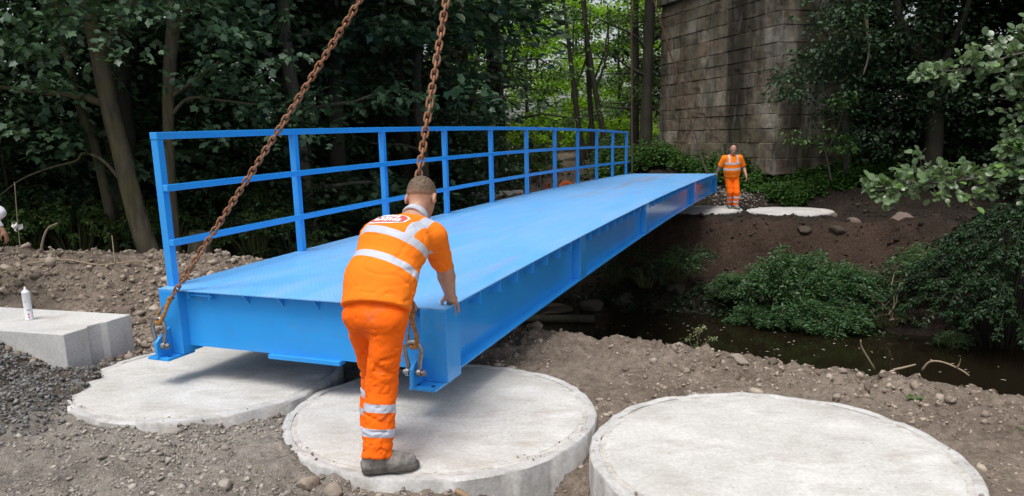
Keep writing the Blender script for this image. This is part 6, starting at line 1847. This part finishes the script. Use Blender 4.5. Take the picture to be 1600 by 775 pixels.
MB().tube(spline([(0.42, 0, 0.26), (0.36, 0, 0.40), (0.50, 0, 0.42), (0.72, 0, 0.34), (0.78, 0, 0.2)], 4), 0.017, 8).build('handle', M['black'], t, True)
MB().prism([(0.05, 0.20), (0.34, 0.10), (0.34, 0.19), (0.05, 0.30)], -0.065, -0.046, axis=1).build('cutting_arm', M['black'], t)
zs = hz0(3.05, 26.3)
t = thing('fuel_can', 'small orange container right of the cut-off saw', 'container', (3.05, 26.3, zs + 0.06))
MB().box((-0.15, -0.09, 0), (0.15, 0.09, 0.24)).build('can_body', M['orange_plastic'], t, bevel=0.03)
MB().lathe([(0.03, 0.24), (0.03, 0.28), (0.02, 0.285)], 12, (0.09, 0, 0)).build('cap', M['black'], t)
# pale scrap caught in the brush at the left edge
t = thing('litter', 'pale scrap of torn sheet caught in the brush at the left edge', 'litter', (-6.62, 9.9, hz0(-6.62, 9.9)))
rr = rgl.normal(0, 0.02, (5, 4))
V = [(-0.06 + 0.03 * i, 0.02 * math.sin(i * 2.1) + rr[i][j], 0.36 + 0.035 * j + 0.02 * math.cos(i * 1.7)) for i in range(5) for j in range(4)]
MB().add(V, [(i*4+j, i*4+j+1, (i+1)*4+j+1, (i+1)*4+j) for i in range(4) for j in range(3) if (i, j) not in ((0, 0), (3, 2), (2, 0))]).build('torn_sheet', M['white_print'], t)
twig('stick', 'thin twig that holds up the pale scrap at the left edge', [(-6.63, 9.92, hz0(-6.63, 9.92) - 0.05), (-6.62, 9.95, hz0(-6.62, 9.9) + 0.5), (-6.60, 9.98, hz0(-6.62, 9.9) + 1.0)], 0.008, 0.004)

# leaf flecks drifting on the river
rgl = np.random.default_rng(12); n = 260
w_ = rgl.uniform(9.5, 16.2, n); v_ = rgl.uniform(-9, 3, n)
PP = np.stack([0.51 * w_ + 0.86 * v_, 0.86 * w_ - 0.51 * v_, np.full(n, -2.192)], 1)
V, F = leaves_np(PP, rgl.normal(0, 1, (n, 3)) * A(1, 1, 0), rgl.normal(0, 0.03, (n, 3)) + A(0, 0, 1), rgl.uniform(0.03, 0.09, n), OVAL)
tag(link('floating_leaves', mesh_np('floating_leaves', V, F, M['rock'])), 'small pale leaf flecks drifting on the dark river', 'leaves', kind='stuff')

# straws and chips strewn on the near soil
n = 420; x = rgl.uniform(-3.3, 5.2, n); y = rgl.uniform(3.6, 7.9, n)
m = pad_clear(x, y, 0.0) & (0.51 * x + 0.86 * y < 7.1); x, y = x[m], y[m]; n = len(x)
a = rgl.uniform(0, 6.283, n)
V, F = leaves_np(np.stack([x, y, terrain(x, y) + 0.012], 1), np.stack([np.cos(a), np.sin(a), rgl.normal(0, 0.25, n)], 1), rgl.normal(0, 0.4, (n, 3)) + A(0, 0, 1), rgl.uniform(0.02, 0.085, n),
                 (SLIM[0] * np.array([1, 0.28, 1]), SLIM[1]))
tag(link('straw', mesh_np('straw', V, F, M['straw'])), 'dry straws and chips strewn on the near soil', 'straw', kind='stuff')
finish_labels()
